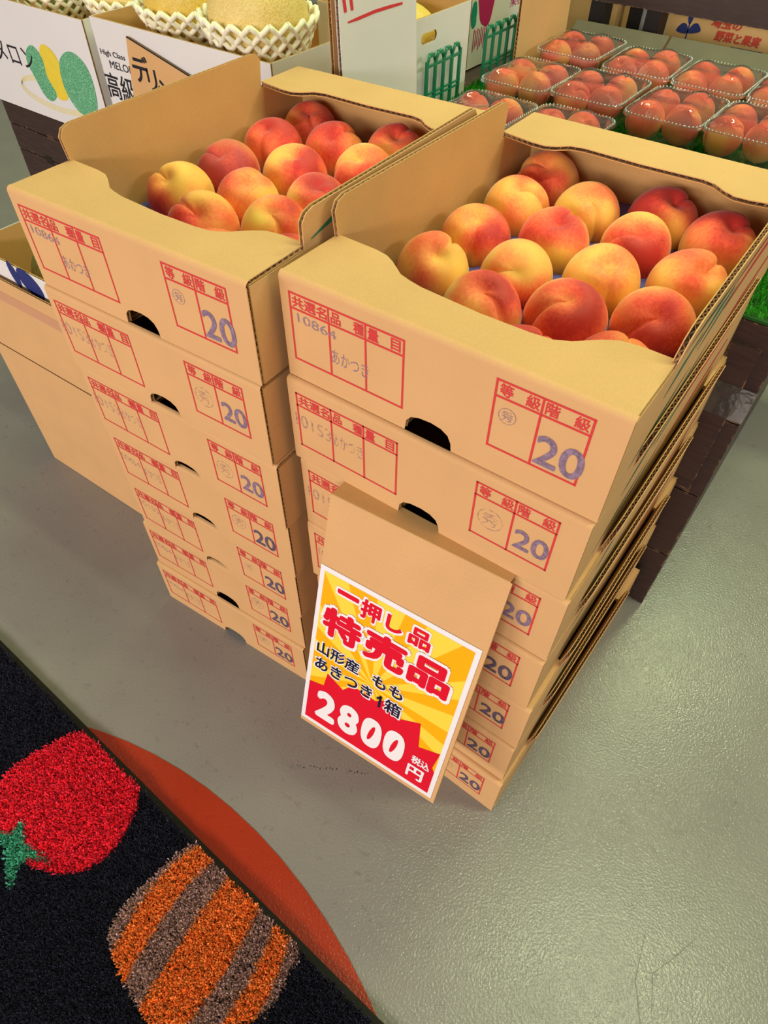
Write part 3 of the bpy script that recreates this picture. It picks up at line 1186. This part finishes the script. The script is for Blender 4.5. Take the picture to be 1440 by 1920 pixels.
# ------------------------------------------------------------------ generic open carton
def open_carton(name, x0, y0, z0, x1, y1, z1, mats, label, cat='carton', group=None, t=.004, rz=0.0, notch=None, base=None):
    e = empty(name, (x0, y0, z0), rz)
    tag(e, label, cat, group)
    w, d, h = x1 - x0, y1 - y0, z1 - z0
    fo = [(0, 0), (w, 0), (w, h), (0, h)]
    f = board(fo, t, frame((0, t, 0), (1, 0, 0), (0, 0, 1))).build('front_panel', mats, e)
    board(fo, t, frame((w, d - t, 0), (-1, 0, 0), (0, 0, 1))).build('back_panel', mats, e)
    r = board([(t, 0), (d - t, 0), (d - t, h), (t, h)], t, frame((w - t, 0, 0), (0, 1, 0), (0, 0, 1)))
    r = r.build('side_panel', mats, e)
    board([(t, 0), (d - t, 0), (d - t, h), (t, h)], t, frame((t, d, 0), (0, -1, 0), (0, 0, 1))).build('side_panel', mats, e)
    g = G(); g.box(t, t, .0006, w - t, d - t, .004); g.build('base_panel', mats[2], e)
    if base:
        g = G(); g.box(t + .001, t + .001, base, w - t - .001, d - t - .001, base + .004); g.build('inner_shelf', mats[2], e)
    return e, f, r


# ------------------------------------------------------------------ display stands
def stand(name, x0, x1, y0, y1, levels, label):
    """stacked dark wooden crates: each level has front boards, end boards and rails"""
    e = empty(name, (x0, y0, 0))
    tag(e, label, 'display stand')
    w, d = x1 - x0, y1 - y0
    t = .018
    z = 0.0
    for i, z2 in enumerate(levels):
        h = z2 - z
        nb = 2
        for b in range(nb):
            a0, a1 = z + h * b / nb + .0012, z + h * (b + 1) / nb - .0012
            G().box(0, 0, a0, w, t, a1).build('front_board', M['wood'], e)
            G().box(w - t, t, a0, w, d - t, a1).build('end_board', M['wood'], e)
            G().box(0, t, a0, t, d - t, a1).build('end_board', M['wood'], e)
            G().box(0, d - t, a0, w, d, a1).build('back_board', M['wood'], e)
        z = z2
    G().box(t, t, z - .02, w - t, d - t, z - .002).build('top_board', M['wood'], e)
    return e, t


ZR = 0.574
st, t_ = stand('wooden_display_stand', -0.385, 0.356, 0.462, 1.235, [0.288, ZR],
               'dark brown chipped wooden stand of stacked crates carrying the packed peaches')
G().box(0.741 - .055, -.008, 0.300, 0.741 - .018, 0.0, ZR - .03).build('corner_batten', M['wood'], st)
G().box(0.741 - .052, -.0085, 0.44, 0.741 + .0008, -.008, 0.49).build('packing_tape', M['tray_clear'], st)
st2, _ = stand('wooden_display_stand', -1.293, -0.392, 0.470, 0.735, [0.398, 0.506], 'dark brown wooden stand under the white melon cartons')
G().box(0.10, -.0006, .388, .125, .004, .405).build('bolt_hole', M['black_metal'], st2)
st3, _ = stand('wooden_display_stand', -1.05, -0.392, 0.742, 1.30, [0.288, ZR], 'dark wooden stand under the handled white carton behind the melons')

# turf mat
turf = empty('artificial_turf', (-0.385, 0.462, ZR))
tag(turf, 'bright green artificial turf under the packed peaches', 'turf mat')
G().box(0.0, 0.0, 0.0, .741, .77, .0035).build('backing', M['turf_base'], turf)
nT = 70000
P = np.c_[rng.uniform(.003, .738, nT), rng.uniform(.003, .767, nT), np.full(nT, .003)]
cg = np.array(lin(46, 150, 34)[:3]) * rng.uniform(.55, 1.5, (nT, 1)) * np.array([1, 1, 1]) + rng.uniform(0, .03, (nT, 1)) * np.array([1, 1, 0])
blades('turf_blades', P, cg, 0.008, 0.0016, 0.004, M['turf'], turf, 11)
ZTF = ZR + 0.008

# ------------------------------------------------------------------ packed peaches
PKW, PKD, PKH = 0.130, 0.166, 0.050


def pack_layout(seed):
    r = random.Random(seed)
    return [(sx * .0285 + r.uniform(-.002, .002) - .006, sy * .0330 + r.uniform(-.003, .003) + (.007 if sx > 0 else -.007), r.uniform(0, .003)) for sy in (1, -1) for sx in (-1, 1)]


def rr_ring(w, d, r, z, n=5):
    return [(x, y, z) for x, y in rrect(-w / 2, -d / 2, w / 2, d / 2, r, n)]


g = G()
prof = [(PKW - .030, PKD - .030, .014, .0012), (PKW - .026, PKD - .026, .016, .004), (PKW - .010, PKD - .010, .020, PKH - .004), (PKW - .010, PKD - .010, .020, PKH),
        (PKW, PKD, .022, PKH), (PKW + .001, PKD + .001, .022, PKH - .004)]
rings = [rr_ring(*p) for p in prof]
n = len(rings[0])
vs = sum(rings, [])
fs = [tuple(range(n))]
for a in range(len(rings) - 1):
    fs += [(a * n + i, a * n + (i + 1) % n, (a + 1) * n + (i + 1) % n, (a + 1) * n + i) for i in range(n)]
g.add(vs, fs, 0, False)
tray_me = g.mesh('clear_tray', [M['tray_clear']])
g = G()
dens = []
per = rrect(-PKW / 2 + .002, -PKD / 2 + .002, PKW / 2 - .002, PKD / 2 - .002, .020, 6)
per.append(per[0])
acc = 0.0
for i in range(len(per) - 1):
    p, q = Vector(per[i]), Vector(per[i + 1])
    L = (q - p).length
    while acc < L:
        c = p.lerp(q, acc / L)
        r_ = .0020
        z = PKH + .0006
        g.add([(c.x + r_, c.y, z), (c.x, c.y + r_, z), (c.x - r_, c.y, z), (c.x, c.y - r_, z), (c.x, c.y, z + r_ * 1.2), (c.x, c.y, z - r_ * .4)],
              [(0, 1, 4), (1, 2, 4), (2, 3, 4), (3, 0, 4), (1, 0, 5), (2, 1, 5), (3, 2, 5), (0, 3, 5)], 0, True)
        acc += .0062
    acc -= L
bead_me = g.mesh('beaded_rim', [M['bead']])


def film_mesh(lay, seed):
    nx, ny = 40, 50
    r = np.random.default_rng(seed)
    xs = np.linspace(-PKW / 2, PKW / 2, nx + 1)
    ys = np.linspace(-PKD / 2, PKD / 2, ny + 1)
    Xg, Yg = np.meshgrid(xs, ys)
    ob = np.full(Xg.shape, PKH + .0012)
    for (x, y, dz) in lay:
        d2 = (Xg - x) ** 2 + (Yg - y) ** 2
        s = .0312 ** 2 - d2
        ob = np.maximum(ob, np.where(s > 0, .0325 + dz + np.sqrt(np.maximum(s, 0)), 0))
    f = ob.copy()
    for _ in range(160):
        a = f.copy()
        a[1:-1, 1:-1] = .25 * (f[:-2, 1:-1] + f[2:, 1:-1] + f[1:-1, :-2] + f[1:-1, 2:])
        a = np.maximum(a, ob)
        a[0] = a[-1] = PKH + .0012
        a[:, 0] = a[:, -1] = PKH + .0012
        f = a
    f += r.normal(0, .00012, f.shape)
    # keep inside rounded corners
    g = G()
    vs = []
    rc = .022
    for j in range(ny + 1):
        for i in range(nx + 1):
            x, y = Xg[j, i], Yg[j, i]
            ax, ay = abs(x) - (PKW / 2 - rc), abs(y) - (PKD / 2 - rc)
            if ax > 0 and ay > 0:
                m = max(ax, ay)
                L = math.hypot(ax, ay)
                x = math.copysign(PKW / 2 - rc + ax * m / L, x)
                y = math.copysign(PKD / 2 - rc + ay * m / L, y)
            vs.append((x, y, f[j, i]))
    g.add(vs, [(j * (nx + 1) + i, j * (nx + 1) + i + 1, (j + 1) * (nx + 1) + i + 1, (j + 1) * (nx + 1) + i) for j in range(ny) for i in range(nx)], 0, True)
    return g.mesh('wrap_film', [M['film']])


LAYS = [pack_layout(s) for s in (1, 2, 3)]
FILMS = [film_mesh(l, i) for i, l in enumerate(LAYS)]
PACKS = [(-.212, .700, 'front row behind the white sign board, leftmost'), (-.083, .716, 'front row against the right carton flap'),
         (-.236, .912, 'middle row, leftmost beside the green fence'), (-.107, .925, 'middle row, second from the left'),
         (.032, .916, 'middle row, third from the left'), (.161, .922, 'middle row, rightmost'),
         (-.240, 1.128, 'back row, leftmost against the brown sheet'), (-.096, 1.106, 'back row, second from the left'),
         (.040, 1.104, 'back row, third from the left'), (.170, 1.106, 'back row, rightmost')]
QN = ['far left', 'far right', 'near left', 'near right']
for i, (x, y, lab) in enumerate(PACKS):
    e = empty('peach_pack', (x, y, ZTF), random.uniform(-.04, .04))
    tag(e, 'clear film-wrapped tray of four peaches, ' + lab, 'fruit pack', 'wrapped peach packs')
    tr = link('clear_tray', tray_me, e)
    link('beaded_rim', bead_me, tr)
    link('wrap_film', FILMS[i % 3], e)
    rz = e.rotation_euler.z
    for j, (px, py, dz) in enumerate(LAYS[i % 3]):
        wx, wy = x + px * math.cos(rz) - py * math.sin(rz), y + px * math.sin(rz) + py * math.cos(rz)
        dusk = .45 if (i == 6 and j in (1, 3)) else random.choice([0, 0, .05, .15])
        put_peach(PS[(i + j) % 3], (wx, wy, ZTF + .0320 + dz), random.uniform(0, 6.28), random.uniform(0, .6), FC + random.uniform(-1, 1),
                  random.uniform(.35, .62), dusk, '%s peach inside the wrapped pack, %s' % (QN[j], lab), 'peaches in the wrapped packs', pink=random.uniform(.35, .6))

# ------------------------------------------------------------------ melon cartons on the left stand
ZM = 0.507
ec, fp, _ = open_carton('melon_carton', -1.285, 0.455, ZM, -0.882, 0.735, 0.702, WH, 'white melon carton printed with green and yellow melons on the dark stand', base=.105)
fpx = frame((1.285, 0.0, -ZM), (1, 0, 0), (0, 0, 1))      # x,z world -> carton local front
g = G(); g.flat(smooth_poly([(-0.952, .645), (-.989, .622), (-.999, .580), (-.980, .546), (-.950, .537), (-.921, .545), (-.903, .570), (-.899, .615), (-.917, .640)])[::-1], lambda u, v, w=0: (u + 1.285, -w, v - ZM), .0006)
pr = lambda u, v, w=0.0: (u + 1.285, -w, v - ZM)


def green_melon_ink():
    t = NT('green_melon_print')
    v = t.obj()
    vo = t.n('ShaderNodeTexVoronoi')
    vo.feature = 'DISTANCE_TO_EDGE'
    vo.inputs['Scale'].default_value = 240
    t.l(v, vo.inputs['Vector'])
    t.set(Base_Color=t.ramp(vo.outputs['Distance'], [(0.03, lin(132, 190, 150)), (0.15, lin(66, 148, 96))]), Roughness=.6)
    return t.m


M['green_melon'] = green_melon_ink()
M['yellow_ink'] = plain('yellow_print', lin(236, 206, 62), .6, .08, 60)
M['pale_yellow_ink'] = plain('pale_yellow_print', lin(232, 214, 150), .6, .08, 60)
g.build('melon_print', M['green_melon'], fp)
g = G(); g.flat(smooth_poly([(-1.025, .645), (-1.044, .634), (-1.051, .609), (-1.046, .576), (-1.030, .553), (-.998, .560), (-.989, .601), (-.998, .634)])[::-1], pr, .0005)
g.build('melon_print', M['yellow_ink'], fp)
g = G(); g.flat(smooth_poly([(-1.066, .637), (-1.093, .624), (-1.103, .602), (-1.092, .575), (-1.079, .550), (-1.058, .543), (-1.034, .560), (-1.047, .588), (-1.045, .620)])[::-1], pr, .0006)
g.build('melon_print', M['green_melon'], fp)
g = G()
for q in (0, .010, .02):
    g.stroke([(-1.03 - .12 * math.sin(t) - q * .3, .560 - .03 * math.cos(t) - .2 * (t - 1.5) * .02 - q * .4) for t in np.linspace(-1.2, 3.3, 22)], .0022, pr, .0004)
g.build('swirl_print', M['pale_yellow_ink'], fp)
g = G(); g.text('メロン', (-1.205, .592, -1.078, .628), pr, .0008)
g.build('lettering', M['black_ink'], fp)

ec2, fp2, _ = open_carton('melon_carton', -0.855, 0.455, ZM, -0.436, 0.735, 0.712, WH, 'white melon carton with brown handwritten card, holding foam-netted melons', base=.140)
pr2 = lambda u, v, w=0.0: (u + 0.855, -w, v - ZM)
g = G()
g.text('High Class', (-.848, .656, -.782, .667), pr2, .0006, 0, .01)
g.text('MELON', (-.830, .640, -.765, .652), pr2, .0006, 0, .005)
g.text('高級', (-.855, .590, -.776, .632), pr2, .0006, 0, 0.01)
g.build('lettering', M['black_ink'], fp2)
card = empty('handwritten_card', (-0.757, 0.449, 0.699))
tag(card, 'brown cardboard card with black brush writing on the melon carton', 'card')
cc = lambda u, v, w=0.0: (u + .757, -w, v - .699)
board([(-0.780, .585), (-.600, .560), (-.594, .661), (-0.757, .699), (-.763, .672)], .003, lambda u, v, w=0.0: Vector((u + .757, .003 - w, v - .699))).build('board', KR, card)
g = G()
g.text('デ', (-.758, .634, -.716, .676), cc, .0005, 0, .018, drop=0)
g.text('リ', (-.724, .626, -.700, .660), cc, .0005, 0, .018)
g.text('シ', (-.700, .612, -.668, .648), cc, .0005, 0, .018)
g.text('ャ', (-.662, .606, -.638, .634), cc, .0005, 0, .018)
g.text('ス', (-.635, .596, -.606, .628), cc, .0005, 0, .018)
g.stroke([(-.756, .6985), (-.70, .6860), (-.64, .6725), (-.596, .6625)], .0025, cc, .0005)
g.build('lettering', M['black_ink'], card)


def melon(loc, a, mat, label, net_top=.18, cat='melon', nst=20, net=True):
    e = empty('netted_melon', (loc[0], loc[1], loc[2] - a))
    tag(e, label, cat, 'foam-netted melons')
    g = G()
    nu, nv = 40, 24
    vs = []
    for j in range(nv + 1):
        th = PI * j / nv
        for i in range(nu):
            ph = 2 * PI * i / nu
            rr = a * (1 - .05 * math.exp(-(th / .2) ** 2) + .006 * math.cos(10 * ph) * math.sin(th))
            vs.append((rr * math.sin(th) * math.cos(ph), rr * math.sin(th) * math.sin(ph), rr * math.cos(th) + a))
    g.add(vs, [(j * nu + i, (j + 1) * nu + i, (j + 1) * nu + (i + 1) % nu, j * nu + (i + 1) % nu) for j in range(nv) for i in range(nu)], 0, True)
    g.build('melon', mat, e)
    if net:
        g = G()
        m = 18
        for fam in (1, -1):
            for k in range(nst):
                p0 = 2 * PI * k / nst
                pts = []
                for s in range(m + 1):
                    f = s / m
                    el = -1.15 + (net_top + 1.15) * f       # latitude on the melon
                    rad = (a + .0045) * math.cos(min(el, .0) if el < 0 else 0) + (.010 * max(0, f - .75) * 4)
                    z = a + (a + .0045) * math.sin(el)
                    ph = p0 + fam * (f * 1.35 - 1.35)
                    # waviness where strands are welded together
                    rad += .0015 * math.sin(f * 9 * PI + (0 if fam > 0 else PI))
                    pts.append((rad * math.cos(ph), rad * math.sin(ph), z))
                g.tube(pts, .0043, 6)
        g.build('foam_net', M['foam'], e)
    return e


melon((-0.560, 0.565, ZM + .1445 + .080), 0.080, M['melon_pale'], 'pale netted melon in cream foam net beside the white sign board', .10)
melon((-0.735, 0.575, ZM + .1445 + .075), 0.075, M['melon_yellow'], 'deep yellow melon in cream foam net, left of the pale netted melon', .04)
melon((-1.150, 0.585, ZM + .109 + .0700), 0.0700, M['melon_green'], 'greenish melon in foam net at the left of the printed white carton')
melon((-0.985, 0.640, ZM + .109 + .0700), 0.0700, M['melon_pale'], 'pale melon in foam net at the right of the printed white carton')

# ------------------------------------------------------------------ boards and cartons between melons and peaches
e = empty('handwritten_sign_board', (-0.312, 0.468, ZTF))
tag(e, 'white corrugated board with red marker writing standing behind the left carton', 'sign')
yz = frame((0, 0, 0), (0, 1, 0), (0, 0, 1))
o = board([(0, 0), (.185, 0), (.160, .30), (-.012, .30)], .006, yz).build('board', WW, e)
g = G()
fs_ = lambda u, v, w=0.0: Vector((.006 + w, u - .468, v - ZTF))
g.stroke([(.477, .7765), (.500, .7770), (.536, .7785), (.570, .7780), (.602, .7770)], [.002, .004, .004, .004, .003], fs_, .0004)
g.text('1P', (.470, .788, .503, .822), fs_, .0004, 0, .03, shear=-.2)
g.build('lettering', M['marker_red'], e)
g = G(); g.text('本', (.515, .795, .56, .83), fs_, .0004, 0, .03)
g.build('lettering', M['black_ink'], e)
e = empty('brown_divider_board', (-0.332, 0.474, ZTF))
tag(e, 'brown corrugated divider board directly behind the white sign board', 'board')
board([(0, 0), (.16, 0), (.15, .27), (-.008, .27)], .006, yz).build('board', KR, e)

# handled white carton
XC = -0.367
e = empty('handled_carton', (XC - .21, 0.727, ZTF - .007))
tag(e, 'white carton with a hand hole beside the green fences', 'carton')
w_, d_c, h_c, t = .21, .172, .150, .004
hole = rrect(.018, .112, .066, .128, .0079, 5)
# side facing the peaches, with the hand hole: outline with a slit to the hole
so = [(0, 0), (d_c, 0), (d_c, h_c), (.0421, h_c)]
hr = hole[::-1]
top_i = max(range(len(hr)), key=lambda i: (round(hr[i][1], 5), -abs(hr[i][0] - .042)))
hr = hr[top_i:] + hr[:top_i]
so += [(.0421, .128)] + hr + [(.0419, .128), (.0419, h_c), (0, h_c)]
board(so, t, frame((w_ - t, 0, 0), (0, 1, 0), (0, 0, 1)), flute=0).build('side_panel', WH, e)
board([(0, 0), (w_ - t, 0), (w_ - t, h_c), (0, h_c)], t, frame((0, t, 0), (1, 0, 0), (0, 0, 1))).build('front_panel', WH, e)
board([(0, 0), (w_ - t, 0), (w_ - t, h_c), (0, h_c)], t, frame((w_ - t, d_c - t, 0), (-1, 0, 0), (0, 0, 1))).build('back_panel', WH, e)
board([(t, 0), (d_c - t, 0), (d_c - t, h_c), (t, h_c)], t, frame((t, d_c, 0), (0, -1, 0), (0, 0, 1))).build('side_panel', WH, e)
G().box(t, t, .0006, w_ - t, d_c - t, .004).build('base_panel', M['kraft_in'], e)
melon((XC - .085, 0.812, ZTF - .003 + .0740), 0.074, M['melon_yellow'], 'yellow melon inside the handled white carton', net=False)

# printed carton further back
ec3, f3, r3 = open_carton('printed_carton', -0.70, 1.030, ZTF - .007, -0.444, 1.262, .745, WH, 'white carton with magenta and teal print behind the green fence')
p3 = lambda u, v, w=0.0: Vector((.256 + w, u - 1.030, v - (ZTF - .007)))
g = G()
g0 = G()
g0.flat(smooth_poly([(1.062, .70), (1.064, .672), (1.075, .650), (1.100, .640), (1.115, .655), (1.120, .700)])[::-1], p3, .0005)
for k in range(9):
    g.stroke([(1.052 + .007 * k, .642 - .003 * (k % 2)), (1.050 + .007 * k, .604 + .004 * (k % 3))], .0028, p3, .0005)
g0.build('magenta_print', M['pink_ink'], r3)
G().text('果樹', (1.19, .655, 1.25, .675), p3, .0005).build('magenta_lettering', M['pink_ink'], r3)
g.build('magenta_roots_print', M['pink_ink'], r3)['kind'] = 'stuff'
g = G()
g.text('e', (1.034, .645, 1.056, .690), p3, .0005, 0, .06)
M['teal'] = plain('teal_print', lin(20, 142, 124), .6, .1, 100)
g.build('teal_print', M['teal'], r3)
G().text('か', (1.15, .69, 1.20, .73), p3, .0005, 0, .05).build('teal_lettering', M['teal'], r3)


def fence(x, y0, n, pitch, label):
    """little green plastic picket divider standing in the turf, running away from the shopper"""
    e = empty('picket_fence', (x, y0, ZTF))
    tag(e, label, 'fence', 'green plastic picket fences')
    h = .088
    for k in range(n):
        y = k * pitch
        G().box(-.0022, y - .0028, -.004, .0022, y + .0028, h).build('picket', M['fence_green'], e)
    for z in (.030, .037):
        G().box(-.0018, -.004, z, .0018, (n - 1) * pitch + .004, z + .0028).build('rail', M['fence_green'], e)
    for k in range(n - 1):
        y = k * pitch
        g = G()
        g.box(-.002, y, h - .010, .002, y + pitch, h - .006)
        g.tube([(0, y + .002, h - .002), (0, y + pitch * .25, h + .006), (0, y + pitch * .5, h + .009), (0, y + pitch * .75, h + .006), (0, y + pitch - .002, h - .002)], .0026, 6)
        g.box(-.003, y + pitch * .3, h + .005, .003, y + pitch * .7, h + .010)
        g.build('arch', M['fence_green'], e)
    return e


fence(-0.346, 0.735, 5, .026, 'green plastic picket fence in front of the handled white carton')
fence(-0.356, 0.945, 6, .028, 'green plastic picket fence beside the magenta printed carton')

e = empty('cardboard_sheet', (-0.328, 1.010, ZTF))
tag(e, 'upright brown cardboard sheet left of the back row of peach packs', 'board')
board([(0, 0), (.215, 0), (.205, .20), (-.005, .20)], .006, yz).build('board', KR, e)

# ------------------------------------------------------------------ rack behind the peaches
e = empty('liner_board', (-0.33, 1.225, ZTF))
tag(e, 'brown grey glossy liner strip sloping behind the back row of packs', 'board')
for a0, a1 in ((0, .205), (.21, .42), (.425, .70)):
    G().prism([(a0, 0), (a1, 0), (a1, .085), (a0, .085)], .003, frame((0, 0, 0), (1, 0, 0), (0, .82, .57))).build('strip', M['grey_film'], e)
e = empty('shelf_rack', (-0.42, 1.36, 0))
tag(e, 'dark brown shelf rack with a heavy front rail behind the peach packs', 'shelf')
G().box(0, 0, .655, 1.5, .05, .80).build('front_rail', M['wood'], e)
G().box(0, .05, .70, 1.5, .10, .715).build('shelf_board', M['wood'], e)
for x in (.085, .212, 1.2):
    G().box(x, 0.002, 0, x + .034, .045, .655).build('post', M['black_metal'], e)
G().box(0, .0, .52, 1.5, .03, .575).build('lower_rail', M['black_metal'], e)

e = empty('storage_pallet', (-0.9, 1.56, 0))
tag(e, 'dark platform under the brown cartons behind the shelf rack', 'platform')
for k in range(5):
    G().box(0, k * .11, .37, 1.7, k * .11 + .10, .40).build('plank', M['wood'], e)
for x in (0, .8, 1.6):
    G().box(x, 0, 0, x + .1, .54, .37).build('bearer', M['wood'], e)
c4, f4, _ = open_carton('vegetable_carton', -0.232, 1.60, .401, 0.03, 1.95, .655, KR, 'brown carton with blue leaf emblem and red lettering behind the shelf rack')
p4 = lambda u, v, w=0.0: (u + .232, -w, v - .401)
g = G()
g.text('埼玉の', (-.131, .592, -.062, .612), p4, .0006, 0, .05, shear=.15)
g.text('野菜と果実', (-.115, .568, -.012, .589), p4, .0006, 0, .05, shear=.15)
g.build('red_lettering', M['orange_red_ink'], f4)
g = G()
g.flat(smooth_poly([(-.206, .574), (-.196, .590), (-.184, .588), (-.180, .572)]), p4, .0006)
g.flat(smooth_poly([(-.150, .580), (-.160, .594), (-.172, .590), (-.178, .573)]), p4, .0006)
g.flat(smooth_poly([(-.179, .590), (-.186, .602), (-.180, .622), (-.174, .603)]), p4, .0006)
g.line((-.179, .592), (-.179, .560), .003, p4, .0006)
g.build('blue_emblem', M['blue_ink'], f4)
for z in (.560, .552):
    G().line((-.07, z), (.0, z), .004, p4, .0006).build('blue_stripe', M['blue_ink'], f4)
open_carton('storage_carton', -0.62, 1.60, .401, -0.36, 1.9, .66, KR, 'plain brown carton behind the shelf rack, left of the white post')
G_ = G()
G_.tube([(0, 0, 0), (0, 0, 2.7)], .018, 16)
o = G_.build('white_post', M['pillar'])
o.location = (-0.258, 1.540, 0.0)
tag(o, 'white round post behind the shelf rack beside the emblem carton', 'post')
G__ = G()
g = G(); g.box(-.022, -.02, 0, .022, .02, .33); g.box(-.026, -.024, .33, .026, .024, .345)
o = g.build('black_bin', M['black_metal'])
o.location = (-0.316, 1.640, .401)
tag(o, 'small black container between the brown cartons behind the rack', 'container')

# ------------------------------------------------------------------ cartons on the floor at the far left
lo_e, _, _ = open_carton('floor_carton', -0.815, 0.052, 0.001, -0.425, 0.435, 0.303, KR, 'lower large brown carton on the floor left of the peach stacks', rz=0.02)
G().box(.002, .002, .298, .388, .381, .3012).build('top_flap', M['kraft'], lo_e)
up_e, fu, _ = open_carton('floor_carton', -0.815, 0.053, 0.305, -0.425, 0.436, 0.468, KR, 'upper open brown carton holding a white carton, left of the peach stacks', rz=0.02)
G().box(.0, -.0006, .118, .388, .0, .138).build('tape_band', plain('pinkish_tape', lin(206, 150, 112), .4, .05, 30), fu)
iw, fw_, _ = open_carton('inner_melon_carton', -0.760, 0.066, 0.311, -0.44, 0.40, 0.497, WH, 'white carton with navy print standing inside the brown floor carton', rz=0.02, base=.06)
pw = lambda u, v, w=0.0: (u + .76, -w, v - .311)
g = G()
g.flat(ellipse(-.610, .478, .030, .020, -.5)[::-1], pw, .0006)
g.flat(ellipse(-.648, .482, .010, .022, .2)[::-1], pw, .0006)
g.build('navy_print', M['blue_ink'], fw_)
melon((-0.660, 0.165, .311 + .064 + .062), 0.062, M['melon_green'], 'green netted melon inside the white floor carton', net=False)
melon((-0.530, 0.180, .311 + .064 + .062), 0.062, M['melon_green'], 'green melon hidden at the right of the white floor carton', net=False)
